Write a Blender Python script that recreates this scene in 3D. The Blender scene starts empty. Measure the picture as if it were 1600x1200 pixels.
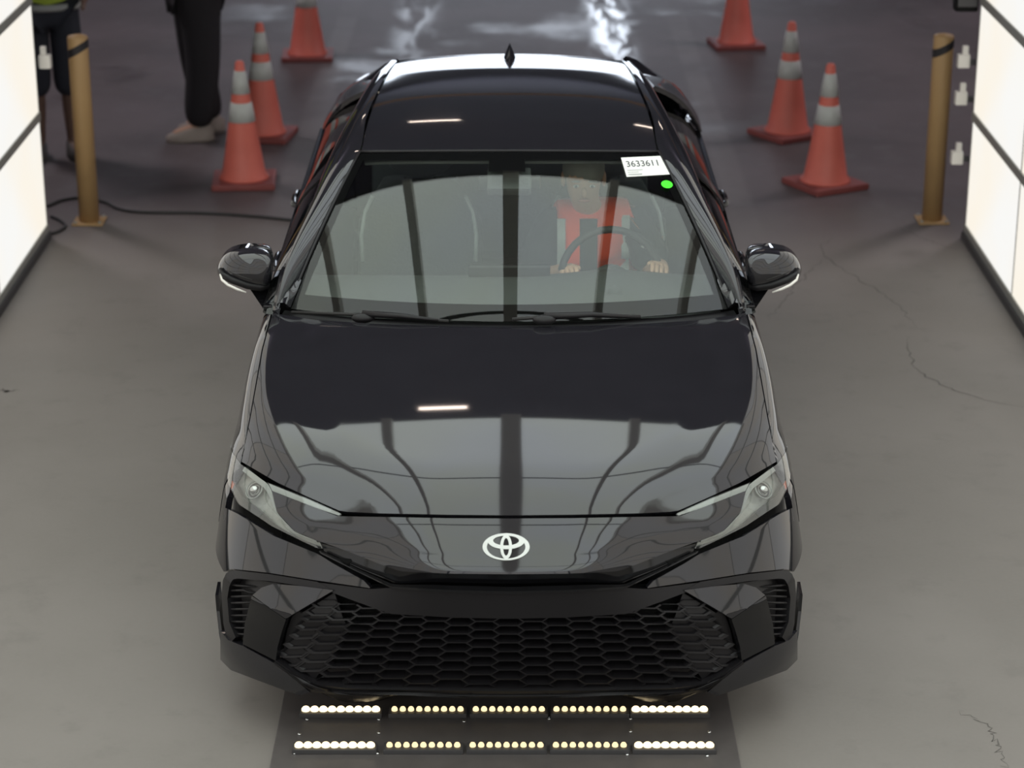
import bpy, bmesh, math, random
import numpy as np
from mathutils import Vector, Matrix
random.seed(4)
R = math.radians
FPX, TH, CH, CD = 3600.0, R(20.3), 3.52, 6.15     # focal length in px of a 1600 px frame, pitch, camera height, camera distance

# ------------------------------------------------------------------ camera, world, lights, exposure
sc = bpy.context.scene
cam = bpy.data.cameras.new('camera'); cam.sensor_width = 36; cam.lens = FPX * 36 / 1600
cam.clip_start = .05; cam.clip_end = 200
cam.dof.use_dof = True; cam.dof.focus_distance = 7.5; cam.dof.aperture_fstop = 2.9
co = bpy.data.objects.new('camera', cam); sc.collection.objects.link(co)
co.location = (0, -CD, CH); co.rotation_euler = (R(90) - TH, 0, 0); sc.camera = co
w = bpy.data.worlds.new('world'); sc.world = w; w.use_nodes = True
w.node_tree.nodes['Background'].inputs[0].default_value = (.80, .88, 1, 1)
w.node_tree.nodes['Background'].inputs[1].default_value = 3.5
sc.view_settings.view_transform = 'Standard'; sc.view_settings.look = 'None'
sc.view_settings.exposure = 0.17; sc.view_settings.gamma = 1; sc.view_settings.use_curve_mapping = False
CANOPY_E, WALL_E = 2.0, .87

def area(name, loc, rot, sx, sy, power, col):
    l = bpy.data.lights.new(name, 'AREA'); l.shape = 'RECTANGLE'; l.size = sx; l.size_y = sy; l.energy = power; l.color = col
    o = bpy.data.objects.new(name, l); o.location = loc; o.rotation_euler = rot; sc.collection.objects.link(o); return o
for x_, y_ in ((-5.5, 9.5), (5.5, 9.5)):  # unseen fill lights added to brighten the hall floor and ceiling
    area('hall_fill_down', (x_, y_, 5.2), (0, 0, 0), 1.2, 1.2, 130, (1, .90, .92))
    area('hall_fill_up', (x_, y_, 4.7), (R(180), 0, 0), 1.0, 1.0, 90, (1, .90, .95))

# ------------------------------------------------------------------ materials
def nt(name):
    m = bpy.data.materials.new(name); m.use_nodes = True
    return m, m.node_tree.nodes, m.node_tree.links
def mat(name, col, rough=.5, metal=0, coat=0, ior=1.5, var=.06, scale=12, bump=0, spec=.5, trans=0):
    m, N, L = nt(name); b = N['Principled BSDF']
    b.inputs['Roughness'].default_value = rough; b.inputs['Metallic'].default_value = metal
    b.inputs['IOR'].default_value = ior; b.inputs['Coat Weight'].default_value = coat
    b.inputs['Coat Roughness'].default_value = .02
    b.inputs['Specular IOR Level'].default_value = spec
    tc = N.new('ShaderNodeTexCoord'); nz = N.new('ShaderNodeTexNoise'); nz.inputs['Scale'].default_value = scale
    nz.inputs['Detail'].default_value = 5
    L.new(tc.outputs['Object'], nz.inputs['Vector'])
    mx = N.new('ShaderNodeMixRGB'); mx.inputs[1].default_value = tuple(c * (1 - var) for c in col) + (1,)
    mx.inputs[2].default_value = tuple(min(1, c * (1 + var)) for c in col) + (1,)
    L.new(nz.outputs['Fac'], mx.inputs[0]); L.new(mx.outputs[0], b.inputs['Base Color'])
    if bump:
        bp = N.new('ShaderNodeBump'); bp.inputs['Strength'].default_value = bump; bp.inputs['Distance'].default_value = .01
        L.new(nz.outputs['Fac'], bp.inputs['Height']); L.new(bp.outputs[0], b.inputs['Normal'])
    return m
def emit(name, col, s, var=.0, scale=1.2, col2=None):
    m, N, L = nt(name); N.remove(N['Principled BSDF']); e = N.new('ShaderNodeEmission')
    e.inputs[1].default_value = s; out = N['Material Output']
    tc = N.new('ShaderNodeTexCoord'); nz = N.new('ShaderNodeTexNoise'); nz.inputs['Scale'].default_value = scale
    L.new(tc.outputs['Object'], nz.inputs['Vector'])
    mx = N.new('ShaderNodeMixRGB'); mx.inputs[1].default_value = tuple(col) + (1,)
    c2 = col2 or tuple(c * (1 - var) for c in col); mx.inputs[2].default_value = tuple(c2) + (1,)
    rp = N.new('ShaderNodeMapRange'); rp.inputs[1].default_value = .35; rp.inputs[2].default_value = .65
    L.new(nz.outputs['Fac'], rp.inputs[0]); L.new(rp.outputs[0], mx.inputs[0])
    L.new(mx.outputs[0], e.inputs[0]); L.new(e.outputs[0], out.inputs[0]); return m
def glass_sheet(name, tint, r0=.043):
    """one surface of a clear pane: clear below, mirror with Fresnel on top, same from both sides"""
    m, N, L = nt(name); N.remove(N['Principled BSDF']); out = N['Material Output']
    g = N.new('ShaderNodeNewGeometry'); d = N.new('ShaderNodeVectorMath'); d.operation = 'DOT_PRODUCT'
    L.new(g.outputs['Normal'], d.inputs[0]); L.new(g.outputs['Incoming'], d.inputs[1])
    a = N.new('ShaderNodeMath'); a.operation = 'ABSOLUTE'; L.new(d.outputs['Value'], a.inputs[0])
    s = N.new('ShaderNodeMath'); s.operation = 'SUBTRACT'; s.inputs[0].default_value = 1; L.new(a.outputs[0], s.inputs[1])
    p = N.new('ShaderNodeMath'); p.operation = 'POWER'; p.inputs[1].default_value = 5; L.new(s.outputs[0], p.inputs[0])
    q = N.new('ShaderNodeMath'); q.operation = 'MULTIPLY_ADD'; q.inputs[1].default_value = 1 - r0; q.inputs[2].default_value = r0
    L.new(p.outputs[0], q.inputs[0])
    t = N.new('ShaderNodeBsdfTransparent'); t.inputs[0].default_value = tuple(tint) + (1,)
    gl = N.new('ShaderNodeBsdfGlossy'); gl.inputs['Roughness'].default_value = .0
    mx = N.new('ShaderNodeMixShader'); L.new(q.outputs[0], mx.inputs[0]); L.new(t.outputs[0], mx.inputs[1]); L.new(gl.outputs[0], mx.inputs[2])
    L.new(mx.outputs[0], out.inputs[0]); return m

M = {}
M['paint'] = mat('black_car_paint', (.013, .0125, .0155), .05, coat=0, ior=1.66, var=.2)
M['gloss'] = mat('piano_black', (.006, .006, .007), .10, ior=1.5)
M['satin'] = mat('satin_black_trim', (.009, .0082, .0095), .40, spec=.32)
M['rough'] = mat('rough_black', (.004, .004, .004), .8, spec=.2)
M['rubber'] = mat('rubber', (.014, .013, .013), .65, bump=.1, scale=60)
M['chrome'] = mat('chrome', (.75, .76, .76), .15, metal=1)
M['badge'] = mat('badge_silver', (.60, .62, .60), .4, metal=.1)
M['lamp_int'] = mat('lamp_reflector', (.42, .43, .41), .3, metal=.5, var=.25, scale=40, bump=.3)
M['lamp_dark'] = mat('lamp_bezel', (.05, .05, .05), .3)
M['guide'] = mat('light_guide', (.30, .31, .30), .3)
M['amber'] = mat('amber_reflector', (.55, .12, .05), .25)
M['wheel'] = mat('alloy', (.05, .05, .055), .3, metal=.9)
M['glass'] = glass_sheet('windscreen_glass', (.93, .97, .94), .050)
M['side_glass'] = glass_sheet('side_glass', (.35, .38, .37), .05)
M['lens'] = glass_sheet('lamp_lens', (.93, .94, .93), .05)
M['frit'] = mat('black_ceramic_band', (.004, .004, .004), .9, spec=0)
M['dash'] = mat('dashboard_plastic', (.035, .036, .036), .7, bump=.2, scale=80)
M['seat'] = mat('seat_fabric', (.055, .062, .066), .85, bump=.2, scale=90)
M['piping'] = mat('pale_piping', (.42, .46, .45), .6)
M['liner'] = mat('headliner', (.16, .16, .15), .9)
M['sticker'] = mat('sticker_paper', (.80, .80, .76), .6, var=.02)
M['ink'] = mat('ink', (.05, .05, .06), .7)
M['green'] = mat('green_dot', (.06, .95, .02), .5)
M['orange'] = mat('cone_orange', (.66, .15, .11), .5, var=.12, scale=6)
M['collar'] = mat('reflective_collar', (.50, .51, .49), .45, var=.1)
M['cone_base'] = mat('cone_base', (.24, .06, .055), .6, var=.2)
M['bollard'] = mat('bollard_yellow', (.43, .27, .12), .55, var=.1, scale=5)
M['tape'] = mat('black_tape', (.02, .018, .02), .6)
M['steel'] = mat('frame_steel', (.34, .34, .31), .5, metal=.2)
M['dark_steel'] = mat('dark_steel', (.05, .048, .05), .5)
M['plate'] = mat('light_bar_plate', (.095, .085, .082), .42, var=.25, bump=.1)
M['led'] = emit('led_warm', (1, .77, .42), 1.35)
M['led_hi'] = emit('led_warm_bright', (1, .80, .48), 2.1)
M['lamp_warm'] = emit('ceiling_lamp', (1, .82, .70), 14)
M['panel_w'] = emit('backlit_panel', (1.0, .93, .81), WALL_E, col2=(.97, .965, .94), scale=.9)
M['panel_s'] = emit('reflection_fill_panel', (1.0, .97, .90), 1.25, col2=(.95, .97, 1.0), scale=.6)
M['panel_c'] = emit('canopy_panel', (.93, 1.0, .90), CANOPY_E, col2=(.90, .97, 1.0), scale=.6)
M['vest_o'] = mat('vest_orange', (1.0, .085, .025), .6)
M['vest_y'] = mat('vest_lime', (.42, .52, .06), .7, var=.15)
M['refl'] = mat('reflective_tape', (.40, .41, .40), .5)
M['skin'] = mat('skin', (.48, .27, .18), .55)
M['skin_d'] = mat('skin_dark', (.17, .10, .075), .6)
M['hair'] = mat('hair_grey', (.25, .23, .20), .8)
M['hair_d'] = mat('hair_dark', (.03, .02, .015), .8)
M['cloth_b'] = mat('black_cloth', (.014, .012, .015), .9, bump=.3, scale=8)
M['navy'] = mat('navy_cloth', (.028, .03, .042), .9, bump=.3, scale=8)
M['shirt'] = mat('dark_shirt', (.03, .032, .035), .9)
M['stripe'] = mat('pale_stripe', (.6, .6, .58), .8)
M['shoe'] = mat('beige_shoe', (.33, .28, .25), .8, var=.2)
M['shoe_d'] = mat('dark_shoe', (.06, .055, .05), .7)
M['eye'] = mat('eye', (.6, .6, .58), .3)
M['lip'] = mat('lips', (.42, .17, .13), .5)
M['white'] = mat('white_plastic', (.72, .69, .64), .5)
M['cable'] = mat('cable_black', (.02, .02, .02), .6)

def floor_mat():
    m, N, L = nt('worn_concrete_and_asphalt'); b = N['Principled BSDF']
    tc = N.new('ShaderNodeTexCoord'); sp = N.new('ShaderNodeSeparateXYZ'); L.new(tc.outputs['Object'], sp.inputs[0])
    def noise(s, d=6, r=.55, vec=None, w=0):
        n = N.new('ShaderNodeTexNoise'); n.inputs['Scale'].default_value = s; n.inputs['Detail'].default_value = d
        n.inputs['Roughness'].default_value = r; n.inputs['Distortion'].default_value = w
        L.new(vec or tc.outputs['Object'], n.inputs['Vector']); return n.outputs['Fac']
    def rng(v, a, bb, c=0, d=1):
        n = N.new('ShaderNodeMapRange'); n.interpolation_type = 'SMOOTHSTEP'
        for i, x in enumerate((a, bb, c, d)): n.inputs[i + 1].default_value = x
        L.new(v, n.inputs[0]); return n.outputs[0]
    def ma(op, a, c):
        n = N.new('ShaderNodeMath'); n.operation = op
        for i, x in enumerate((a, c)):
            if isinstance(x, (int, float)): n.inputs[i].default_value = x
            else: L.new(x, n.inputs[i])
        return n.outputs[0]
    def mix(f, a, c):
        n = N.new('ShaderNodeMixRGB')
        for i, x in ((0, f), (1, a), (2, c)):
            if isinstance(x, tuple): n.inputs[i].default_value = x + (1,)
            elif isinstance(x, (int, float)): n.inputs[i].default_value = x
            else: L.new(x, n.inputs[i])
        return n.outputs[0]
    n1, n2, n3 = noise(.8, 7), noise(5, 8, .65), noise(60, 3)
    conc = mix(rng(n1, .35, .65), (.172, .156, .142), (.202, .183, .169))
    conc = mix(ma('MULTIPLY', rng(n2, .52, .72), .35), conc, (.125, .113, .104))
    conc = mix(ma('MULTIPLY', n3, .25), conc, (.24, .222, .20))
    asph = mix(rng(n1, .35, .68), (.082, .068, .070), (.118, .098, .102))
    asph = mix(ma('MULTIPLY', rng(n2, .5, .7), .5), asph, (.13, .12, .125))
    yd = ma('ADD', sp.outputs['Y'], ma('MULTIPLY', ma('SUBTRACT', n1, .5), 2.0))
    far = rng(yd, 4.9, 6.4)
    col = mix(far, conc, asph)
    # faded painted lane lines
    ax = ma('ABSOLUTE', sp.outputs['X'], 0)
    xl = ma('ABSOLUTE', ma('SUBTRACT', ax, 1.27), 0)
    line = ma('MULTIPLY', ma('SUBTRACT', 1, rng(xl, .05, .10)), ma('MULTIPLY', far, rng(noise(2.2, 4), .3, .6, .2, .8)))
    line = ma('MULTIPLY', line, rng(sp.outputs['Y'], 11, 12.5, 1, 0))
    col = mix(ma('MULTIPLY', line, .45), col, (.20, .19, .185))
    # wet wheel tracks
    xt = ma('ABSOLUTE', ma('SUBTRACT', ax, .74), 0)
    sv = N.new('ShaderNodeMapping'); sv.inputs['Scale'].default_value = (5, .9, 1); L.new(tc.outputs['Object'], sv.inputs[0])
    st = noise(1.5, 6, .6, sv.outputs[0], .5)
    wet = ma('MULTIPLY', ma('SUBTRACT', 1, rng(xt, .06, .24)), ma('MULTIPLY', rng(sp.outputs['Y'], 8.8, 10.6), rng(st, .40, .58)))
    wet2 = ma('MULTIPLY', rng(noise(.7, 5, .6), .52, .66), rng(sp.outputs['Y'], 6.5, 9))
    wet = ma('MULTIPLY', wet, rng(sp.outputs['X'], -.1, .1, .45, 1))
    wetall = ma('MAXIMUM', wet, ma('MULTIPLY', wet2, .45))
    col = mix(ma('MULTIPLY', wetall, .45), col, (.05, .048, .052))
    rough = ma('SUBTRACT', .62, ma('MULTIPLY', wetall, .50))
    L.new(col, b.inputs['Base Color']); L.new(rough, b.inputs['Roughness'])
    bp = N.new('ShaderNodeBump'); bp.inputs['Strength'].default_value = .25; bp.inputs['Distance'].default_value = .004
    L.new(n2, bp.inputs['Height']); L.new(bp.outputs[0], b.inputs['Normal'])
    return m
M['floor'] = floor_mat()
M['beam'] = mat('canopy_beam', (.72, .70, .66), .7)
M['brown'] = mat('brown_girder', (.50, .30, .16), .7)
M['hall'] = mat('hall_sheet', (.20, .19, .22), .8, var=.15, scale=.6)
M['hall_c'] = mat('hall_ceiling', (.16, .15, .19), .8, var=.15, scale=.6)
M['crack'] = mat('crack', (.11, .10, .092), .9)

# ------------------------------------------------------------------ object helpers
COL = sc.collection
def link(name, me, m=None, parent=None, smooth=False):
    o = bpy.data.objects.new(name, me); COL.objects.link(o)
    if m is not None: me.materials.append(m)
    if parent is not None: o.parent = parent
    if smooth:
        for p in me.polygons: p.use_smooth = True
    return o
def pyd(name, v, f, m, parent=None, smooth=False):
    me = bpy.data.meshes.new(name); me.from_pydata([tuple(map(float, p)) for p in v], [], f); me.validate(); me.update()
    return link(name, me, m, parent, smooth)
def tag(o, label=None, cat=None, group=None, kind=None):
    if label: o['label'] = label
    if cat: o['category'] = cat
    if group: o['group'] = group
    if kind: o['kind'] = kind
    return o
def empty(name, loc=(0, 0, 0), rz=0, **k):
    o = bpy.data.objects.new(name, None); COL.objects.link(o); o.location = loc; o.rotation_euler = (0, 0, rz)
    o.empty_display_size = .1
    return tag(o, **k)
def bmobj(name, bm, m, parent=None, smooth=False):
    me = bpy.data.meshes.new(name); bmesh.ops.recalc_face_normals(bm, faces=bm.faces); bm.to_mesh(me); bm.free()
    return link(name, me, m, parent, smooth)
def box_bm(bm, c, s, bev=0, rot=None):
    r = bmesh.ops.create_cube(bm, size=1); vs = r['verts']
    for v in vs: v.co = Vector((v.co.x * s[0], v.co.y * s[1], v.co.z * s[2]))
    if bev:
        es = list({e for v in vs for e in v.link_edges})
        q = bmesh.ops.bevel(bm, geom=es, offset=bev, segments=2, affect='EDGES', profile=.7)
        vs = list({v for f in q['faces'] for v in f.verts} | {v for v in vs if v.is_valid})
    for v in vs:
        if rot is not None: v.co = rot @ v.co
        v.co += Vector(c)
    return vs
def box(name, c, s, m, parent=None, bev=0, rot=None):
    bm = bmesh.new(); box_bm(bm, c, s, bev, rot); return bmobj(name, bm, m, parent)
def tube(name, pts, rad, m, parent=None, n=8, close=False, caps=True):
    pts = [Vector(p) for p in pts]; v = []; f = []; k = len(pts)
    rads = rad if isinstance(rad, (list, tuple)) else [rad] * k
    up = Vector((0, 0, 1))
    for i, p in enumerate(pts):
        a = pts[(i - 1) % k] if (close or i > 0) else p; b = pts[(i + 1) % k] if (close or i < k - 1) else p
        t = (b - a).normalized(); s = t.cross(up)
        if s.length < .05: s = t.cross(Vector((1, 0, 0)))
        s.normalize(); q = s.cross(t).normalized()
        for j in range(n):
            an = 2 * math.pi * j / n; v.append(p + (s * math.cos(an) + q * math.sin(an)) * rads[i])
    for i in range(k if close else k - 1):
        for j in range(n):
            a = i * n + j; b = i * n + (j + 1) % n; c = ((i + 1) % k) * n + (j + 1) % n; d = ((i + 1) % k) * n + j
            f.append((a, b, c, d))
    if caps and not close: f.append(tuple(range(n))[::-1]); f.append(tuple((k - 1) * n + j for j in range(n)))
    return pyd(name, v, f, m, parent, True)
def lathe(name, prof, m, parent=None, n=24, smooth=True, loc=(0, 0, 0)):
    v = []; f = []
    for r, z in prof:
        for j in range(n): a = 2 * math.pi * j / n; v.append((loc[0] + r * math.cos(a), loc[1] + r * math.sin(a), loc[2] + z))
    for i in range(len(prof) - 1):
        for j in range(n):
            f.append((i * n + j, i * n + (j + 1) % n, (i + 1) * n + (j + 1) % n, (i + 1) * n + j))
    f.append(tuple(range(n))[::-1]); f.append(tuple((len(prof) - 1) * n + j for j in range(n)))
    o = pyd(name, v, f, m, parent, smooth)
    return o
def ellipsoid(name, c, s, m, parent=None, rot=None, n=16):
    bm = bmesh.new(); bmesh.ops.create_uvsphere(bm, u_segments=n, v_segments=max(6, n * 2 // 3), radius=1)
    for v in bm.verts:
        q = Vector((v.co.x * s[0], v.co.y * s[1], v.co.z * s[2]))
        if rot is not None: q = rot @ q
        v.co = q + Vector(c)
    return bmobj(name, bm, m, parent, True)

# ------------------------------------------------------------------ measuring: points seen at a pixel of the photograph
def rdir(px, py):
    a = (600 - py) / FPX
    return np.array([px / FPX, math.cos(TH) + a * math.sin(TH), -math.sin(TH) + a * math.cos(TH)])
ORI = np.array([0, -CD, CH])
def at_y(px, py, y):
    d = rdir(px, py); return ORI + d * ((y + CD) / d[1])
def at_z(px, py, z=0):
    d = rdir(px - 800, py); return ORI + d * ((z - CH) / d[2])
def spline(pts, n, dim=None):
    P = np.array(pts, float)
    if len(P) == 2: t = np.linspace(0, 1, n)[:, None]; return P[0] * (1 - t) + P[1] * t
    s = np.r_[0, np.cumsum(np.linalg.norm(np.diff(P, axis=0), axis=1) ** .5)]
    T = np.zeros_like(P)
    for i in range(len(P)):
        if i == 0: T[i] = (P[1] - P[0]) / (s[1] - s[0])
        elif i == len(P) - 1: T[i] = (P[-1] - P[-2]) / (s[-1] - s[-2])
        else:
            a = (P[i] - P[i - 1]) / (s[i] - s[i - 1]); b = (P[i + 1] - P[i]) / (s[i + 1] - s[i])
            ha, hb = s[i] - s[i - 1], s[i + 1] - s[i]; T[i] = (a * hb + b * ha) / (ha + hb)
    dense = np.linspace(0, s[-1], 400); out = hermite(s, P, T, dense)
    L = np.r_[0, np.cumsum(np.linalg.norm(np.diff(out, axis=0), axis=1))]
    q = np.linspace(0, L[-1], n)
    return np.stack([np.interp(q, L, out[:, k]) for k in range(P.shape[1])], 1)
def hermite(s, P, T, x):
    i = np.clip(np.searchsorted(s, x) - 1, 0, len(s) - 2); h = s[i + 1] - s[i]; t = ((x - s[i]) / h)
    if P.ndim > 1: t = t[:, None]; h = h[:, None]
    return ((2*t**3-3*t**2+1)*P[i] + (t**3-2*t**2+t)*h*T[i] + (-2*t**3+3*t**2)*P[i+1] + (t**3-t**2)*h*T[i+1])
def poly(pts, n):
    P = np.array(pts, float); L = np.r_[0, np.cumsum(np.linalg.norm(np.diff(P, axis=0), axis=1))]
    q = np.linspace(0, L[-1], n); return np.stack([np.interp(q, L, P[:, k]) for k in range(P.shape[1])], 1)
def curve1(xs, ys):
    xs = np.array(xs, float); ys = np.array(ys, float); d = np.diff(ys) / np.diff(xs)
    T = np.r_[d[0], [0 if a * b <= 0 else 2 * a * b / (a + b) for a, b in zip(d[:-1], d[1:])], d[-1]]
    def f(x):
        x = np.asarray(x, float); sh = x.shape; x = x.ravel()
        r = hermite(xs, ys, T, np.clip(x, xs[0], xs[-1]))
        r = np.where(x < xs[0], ys[0] + (x - xs[0]) * d[0], r); r = np.where(x > xs[-1], ys[-1] + (x - xs[-1]) * d[-1], r)
        return r.reshape(sh)
    return f

# ------------------------------------------------------------------ the car's lower body as one smooth solid (car length runs along +y, nose at y=0)
zc = curve1([-.3, 0, .1, .2, .35, .55, .75, 1.0, 1.25, 1.45, 2.5, 3.6, 4.1, 4.4, 4.9],
            [.66, .765, .803, .838, .876, .912, .939, .969, .994, .996, .985, 1.0, 1.06, 1.10, 1.08])
dd = curve1([0, .25, .5, .75, 1.1, 1.4, 5], [.060, .048, .026, .008, -.006, -.002, .02])
cw = curve1([0, .25, .5, .8, 1.1, 1.4, 2.0], [.060, .072, .095, .090, .058, .028, .02])
xcr = curve1([0, .2, .45, .9, 1.3], [.46, .50, .54, .62, .68])
gz = curve1([.10, .17, .2, .25, .3, .45, .586, .652, .70, .74, .78, .82, .90], [.30, .15, .10, .07, .05, .025, .012, -.014, .020, .058, .105, .16, .30])
gs = curve1([.10, .17, .2, .25, .3, .45, .55, .652, .70, .74, .78, .82, .90], [.30, .15, .10, .07, .05, .022, .018, .020, .036, .068, .11, .165, .30])
w0 = curve1([0, .5, .7, 1.0, 1.4, 2.0, 3.0, 3.8, 4.6, 4.9], [.925, .93, .928, .922, .905, .90, .90, .915, .885, .86])
def smax(a, b, k):
    h = np.maximum(k - np.abs(a - b), 0) / k
    return np.maximum(a, b) + h * h * k / 4
def ss(t): t = np.clip(t, 0, 1); return t * t * (3 - 2 * t)
def FB(P):
    x, y, z = np.abs(P[..., 0]), P[..., 1], P[..., 2]
    top = z - (zc(y) - dd(y) * np.minimum(x / .82, 1.3) ** 3 - cw(y) * x * x)
    t = ss((xcr(y) + .02 - x) / .05); top = top - .007 * t * ss((y - .38) / .35) * ss((1.5 - y) / .3)
    lean = np.clip(z - .45, 0, .33)
    low = ss((.42 - z) / .2)
    sb = ss((x - .15) / .3)
    fr = ((gz(z) * (1 - sb) + gs(z) * sb) * (1 - .8 * low * ss((x - .25) / .5)) + .22 * (x / .9) ** 2.2 + .42 * lean * ss((x - .2) / .4) - y) / np.sqrt(1 + .6 * np.clip((z - .66) / .1, 0, 1) * 1.5)
    sd = x - (w0(y) + (.020 - .14 * lean + .02 * low) * ss((1.5 - y) / .6) - .55 * np.maximum(z - .72, 0) ** 2 * 1.6 )
    rr = y - 4.86 + .25 * (x / .9) ** 3 * .5 + np.abs(z - .7) * .05
    a = smax(fr, sd, .42)
    a = smax(a, rr, .15)
    return smax(top, a, .055)
def grad(P, e=1e-4):
    g = np.zeros_like(P)
    for k in range(3):
        d = np.zeros(3); d[k] = e
        g[..., k] = (FB(P + d) - FB(P - d)) / (2 * e)
    return g
def newton(P, it=8):
    P = np.array(P, float)
    for _ in range(it):
        f = FB(P); g = grad(P); n2 = np.maximum((g ** 2).sum(-1), .05)
        P = P - np.clip(f / n2, -.05, .05)[..., None] * g
    return P
def nrm(P):
    g = grad(P); return g / np.linalg.norm(g, axis=-1, keepdims=True)
def hits(q):
    """points of the body seen at pixels (offset from the centre line, row)"""
    q = np.atleast_2d(np.array(q, float)); a = (600 - q[:, 1]) / FPX
    d = np.stack([q[:, 0] / FPX, math.cos(TH) + a * math.sin(TH), -math.sin(TH) + a * math.cos(TH)], 1); d /= np.linalg.norm(d, axis=1, keepdims=True)
    t = np.linspace(5.6, 9.4, 240); f = FB(ORI + t[None, :, None] * d[:, None]); neg = f < 0; ok = neg.any(1)
    i = np.where(ok, neg.argmax(1), 1); lo = t[np.maximum(i - 1, 0)]; hi = t[i]
    for _ in range(22):
        c = (lo + hi) / 2; n = FB(ORI + c[:, None] * d) < 0; hi = np.where(n, c, hi); lo = np.where(n, lo, c)
    P = ORI + lo[:, None] * d
    if not ok.all():
        m = ~ok; P[m] = newton(ORI + t[f[m].argmin(1)][:, None] * d[m])
    return P
def hit(px, py): return hits([(px, py)])[0]
def H(pts, n, smooth=False):
    """left half outline given as (pixels left of the car's centre line, row); a 3-tuple is already a point in the car"""
    q = []; idx = []; pix = []
    for k, a in enumerate(pts):
        if len(a) == 3: q.append(np.array(a, float))
        else: q.append(None); idx.append(len(q) - 1); pix.append((-a[0], a[1]))
        if k < len(pts) - 1 and len(a) == 2 and len(pts[k + 1]) == 2:
            b = pts[k + 1]
            for t in np.linspace(0, 1, 7)[1:-1]: q.append(None); idx.append(len(q) - 1); pix.append((-(a[0] * (1 - t) + b[0] * t), a[1] * (1 - t) + b[1] * t))
        elif k < len(pts) - 1: q.append('mid')
    if pix:
        for i, p in zip(idx, hits(pix)): q[i] = p
    out = []
    for i, p in enumerate(q):
        if isinstance(p, str):
            for t in (.25, .5, .75): out.append(newton((q[i - 1] * (1 - t) + q[i + 1] * t)[None])[0])
        else: out.append(p)
    return (spline if smooth else poly)(out, n)
def xcs(y, z):
    y = np.asarray(y, float); z = np.asarray(z, float) + 0 * y; lo = np.full(y.shape, .3); hi = np.full(y.shape, 1.2)
    for _ in range(20):
        c = (lo + hi) / 2; n = FB(np.stack([c, y, z], -1)) < 0; lo = np.where(n, c, lo); hi = np.where(n, hi, c)
    return np.stack([-lo, y, z], -1)
def xc(y, z): return tuple(xcs(np.array([y]), np.array([z]))[0])
def mirror_pts(P): Q = P.copy(); Q[:, 0] *= -1; return Q
def full(pts, n):
    """outline from the left to the centre line, mirrored to a full-width line"""
    a = H(pts, n); return np.vstack([a, mirror_pts(a[:-1])[::-1]])
def coons(top, bot, left, right):
    nu, nv = len(top), len(left); u = np.linspace(0, 1, nu)[None, :, None]; v = np.linspace(0, 1, nv)[:, None, None]
    return ((1 - v) * top[None] + v * bot[None] + (1 - u) * left[:, None] + u * right[:, None]
            - ((1 - u) * (1 - v) * top[0] + u * (1 - v) * top[-1] + (1 - u) * v * bot[0] + u * v * bot[-1]))
def shrink(G, gap):
    """pull the rim of the grid inwards by gap metres"""
    G = G.copy(); nv, nu = G.shape[:2]
    for ax in (0, 1):
        L = np.r_[np.zeros((1,) + ((nu,) if ax == 0 else (nv,))), np.cumsum(np.linalg.norm(np.diff(G, axis=ax), axis=2) if ax == 0 else np.linalg.norm(np.diff(G, axis=1), axis=2).T, axis=0)]
        Gx = G if ax == 0 else G.transpose(1, 0, 2); out = Gx.copy()
        for j in range(Gx.shape[1]):
            l = L[:, j]; g = min(gap, l[-1] * .35); q = g + (l / max(l[-1], 1e-6)) * (l[-1] - 2 * g)
            for k in range(3): out[:, j, k] = np.interp(q, l, Gx[:, j, k])
        G = out if ax == 0 else out.transpose(1, 0, 2)
    return G
def sheet(name, G, thick, m, parent=None, N=None, flip=False, smooth=True):
    """a thick panel from a grid of points; thick is measured against the normals N"""
    nv, nu = G.shape[:2]
    if N is None:
        a = np.gradient(G, axis=0); b = np.gradient(G, axis=1); N = np.cross(b, a); N /= np.maximum(np.linalg.norm(N, axis=2, keepdims=True), 1e-9)
        if flip: N = -N
    B = G - N * thick
    v = np.vstack([G.reshape(-1, 3), B.reshape(-1, 3)]); n0 = nv * nu; f = []
    for i in range(nv - 1):
        for j in range(nu - 1):
            a = i * nu + j; q = (a, a + 1, a + nu + 1, a + nu); f.append(q); f.append(tuple(x + n0 for x in q[::-1]))
    nt_ = len(f)
    rim = [(0, j) for j in range(nu)] + [(i, nu - 1) for i in range(1, nv)] + [(nv - 1, j) for j in range(nu - 2, -1, -1)] + [(i, 0) for i in range(nv - 2, 0, -1)]
    V = list(v); r0 = len(V)
    for i, j in rim: V.append(G[i, j]); V.append(B[i, j])
    k = len(rim)
    for i in range(k):
        a = r0 + 2 * i; b = r0 + 2 * ((i + 1) % k); f.append((b, a, a + 1, b + 1))
    # orient: top faces along N
    i, j = nv // 2, nu // 2; e1 = G[i, min(j + 1, nu - 1)] - G[i, j]; e2 = G[min(i + 1, nv - 1), j] - G[i, j]
    if np.dot(np.cross(e1, e2), N[i, j]) < 0: f = [x[::-1] for x in f]
    me = bpy.data.meshes.new(name); me.from_pydata([tuple(map(float, p)) for p in V], [], f); me.update()
    if smooth:
        for p in me.polygons[:nt_]: p.use_smooth = True
    return link(name, me, m, parent)
def mirG(G): Q = G.copy(); Q[..., 0] *= -1; return Q
def patch(name, top, bot, left, right, m, parent, gap=.0025, thick=.02, off=0, both=False, proj=True):
    G = coons(top, bot, left, right)
    if proj: G = newton(G)
    if gap: G = shrink(G, gap)
    if proj and gap: G = newton(G, 3)
    N = nrm(G); G = G + N * off
    r = [sheet(name, G, thick, m, parent, N)]
    if both: r.append(sheet(name, mirG(G), thick, m, parent, mirG(N)))
    return r

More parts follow.
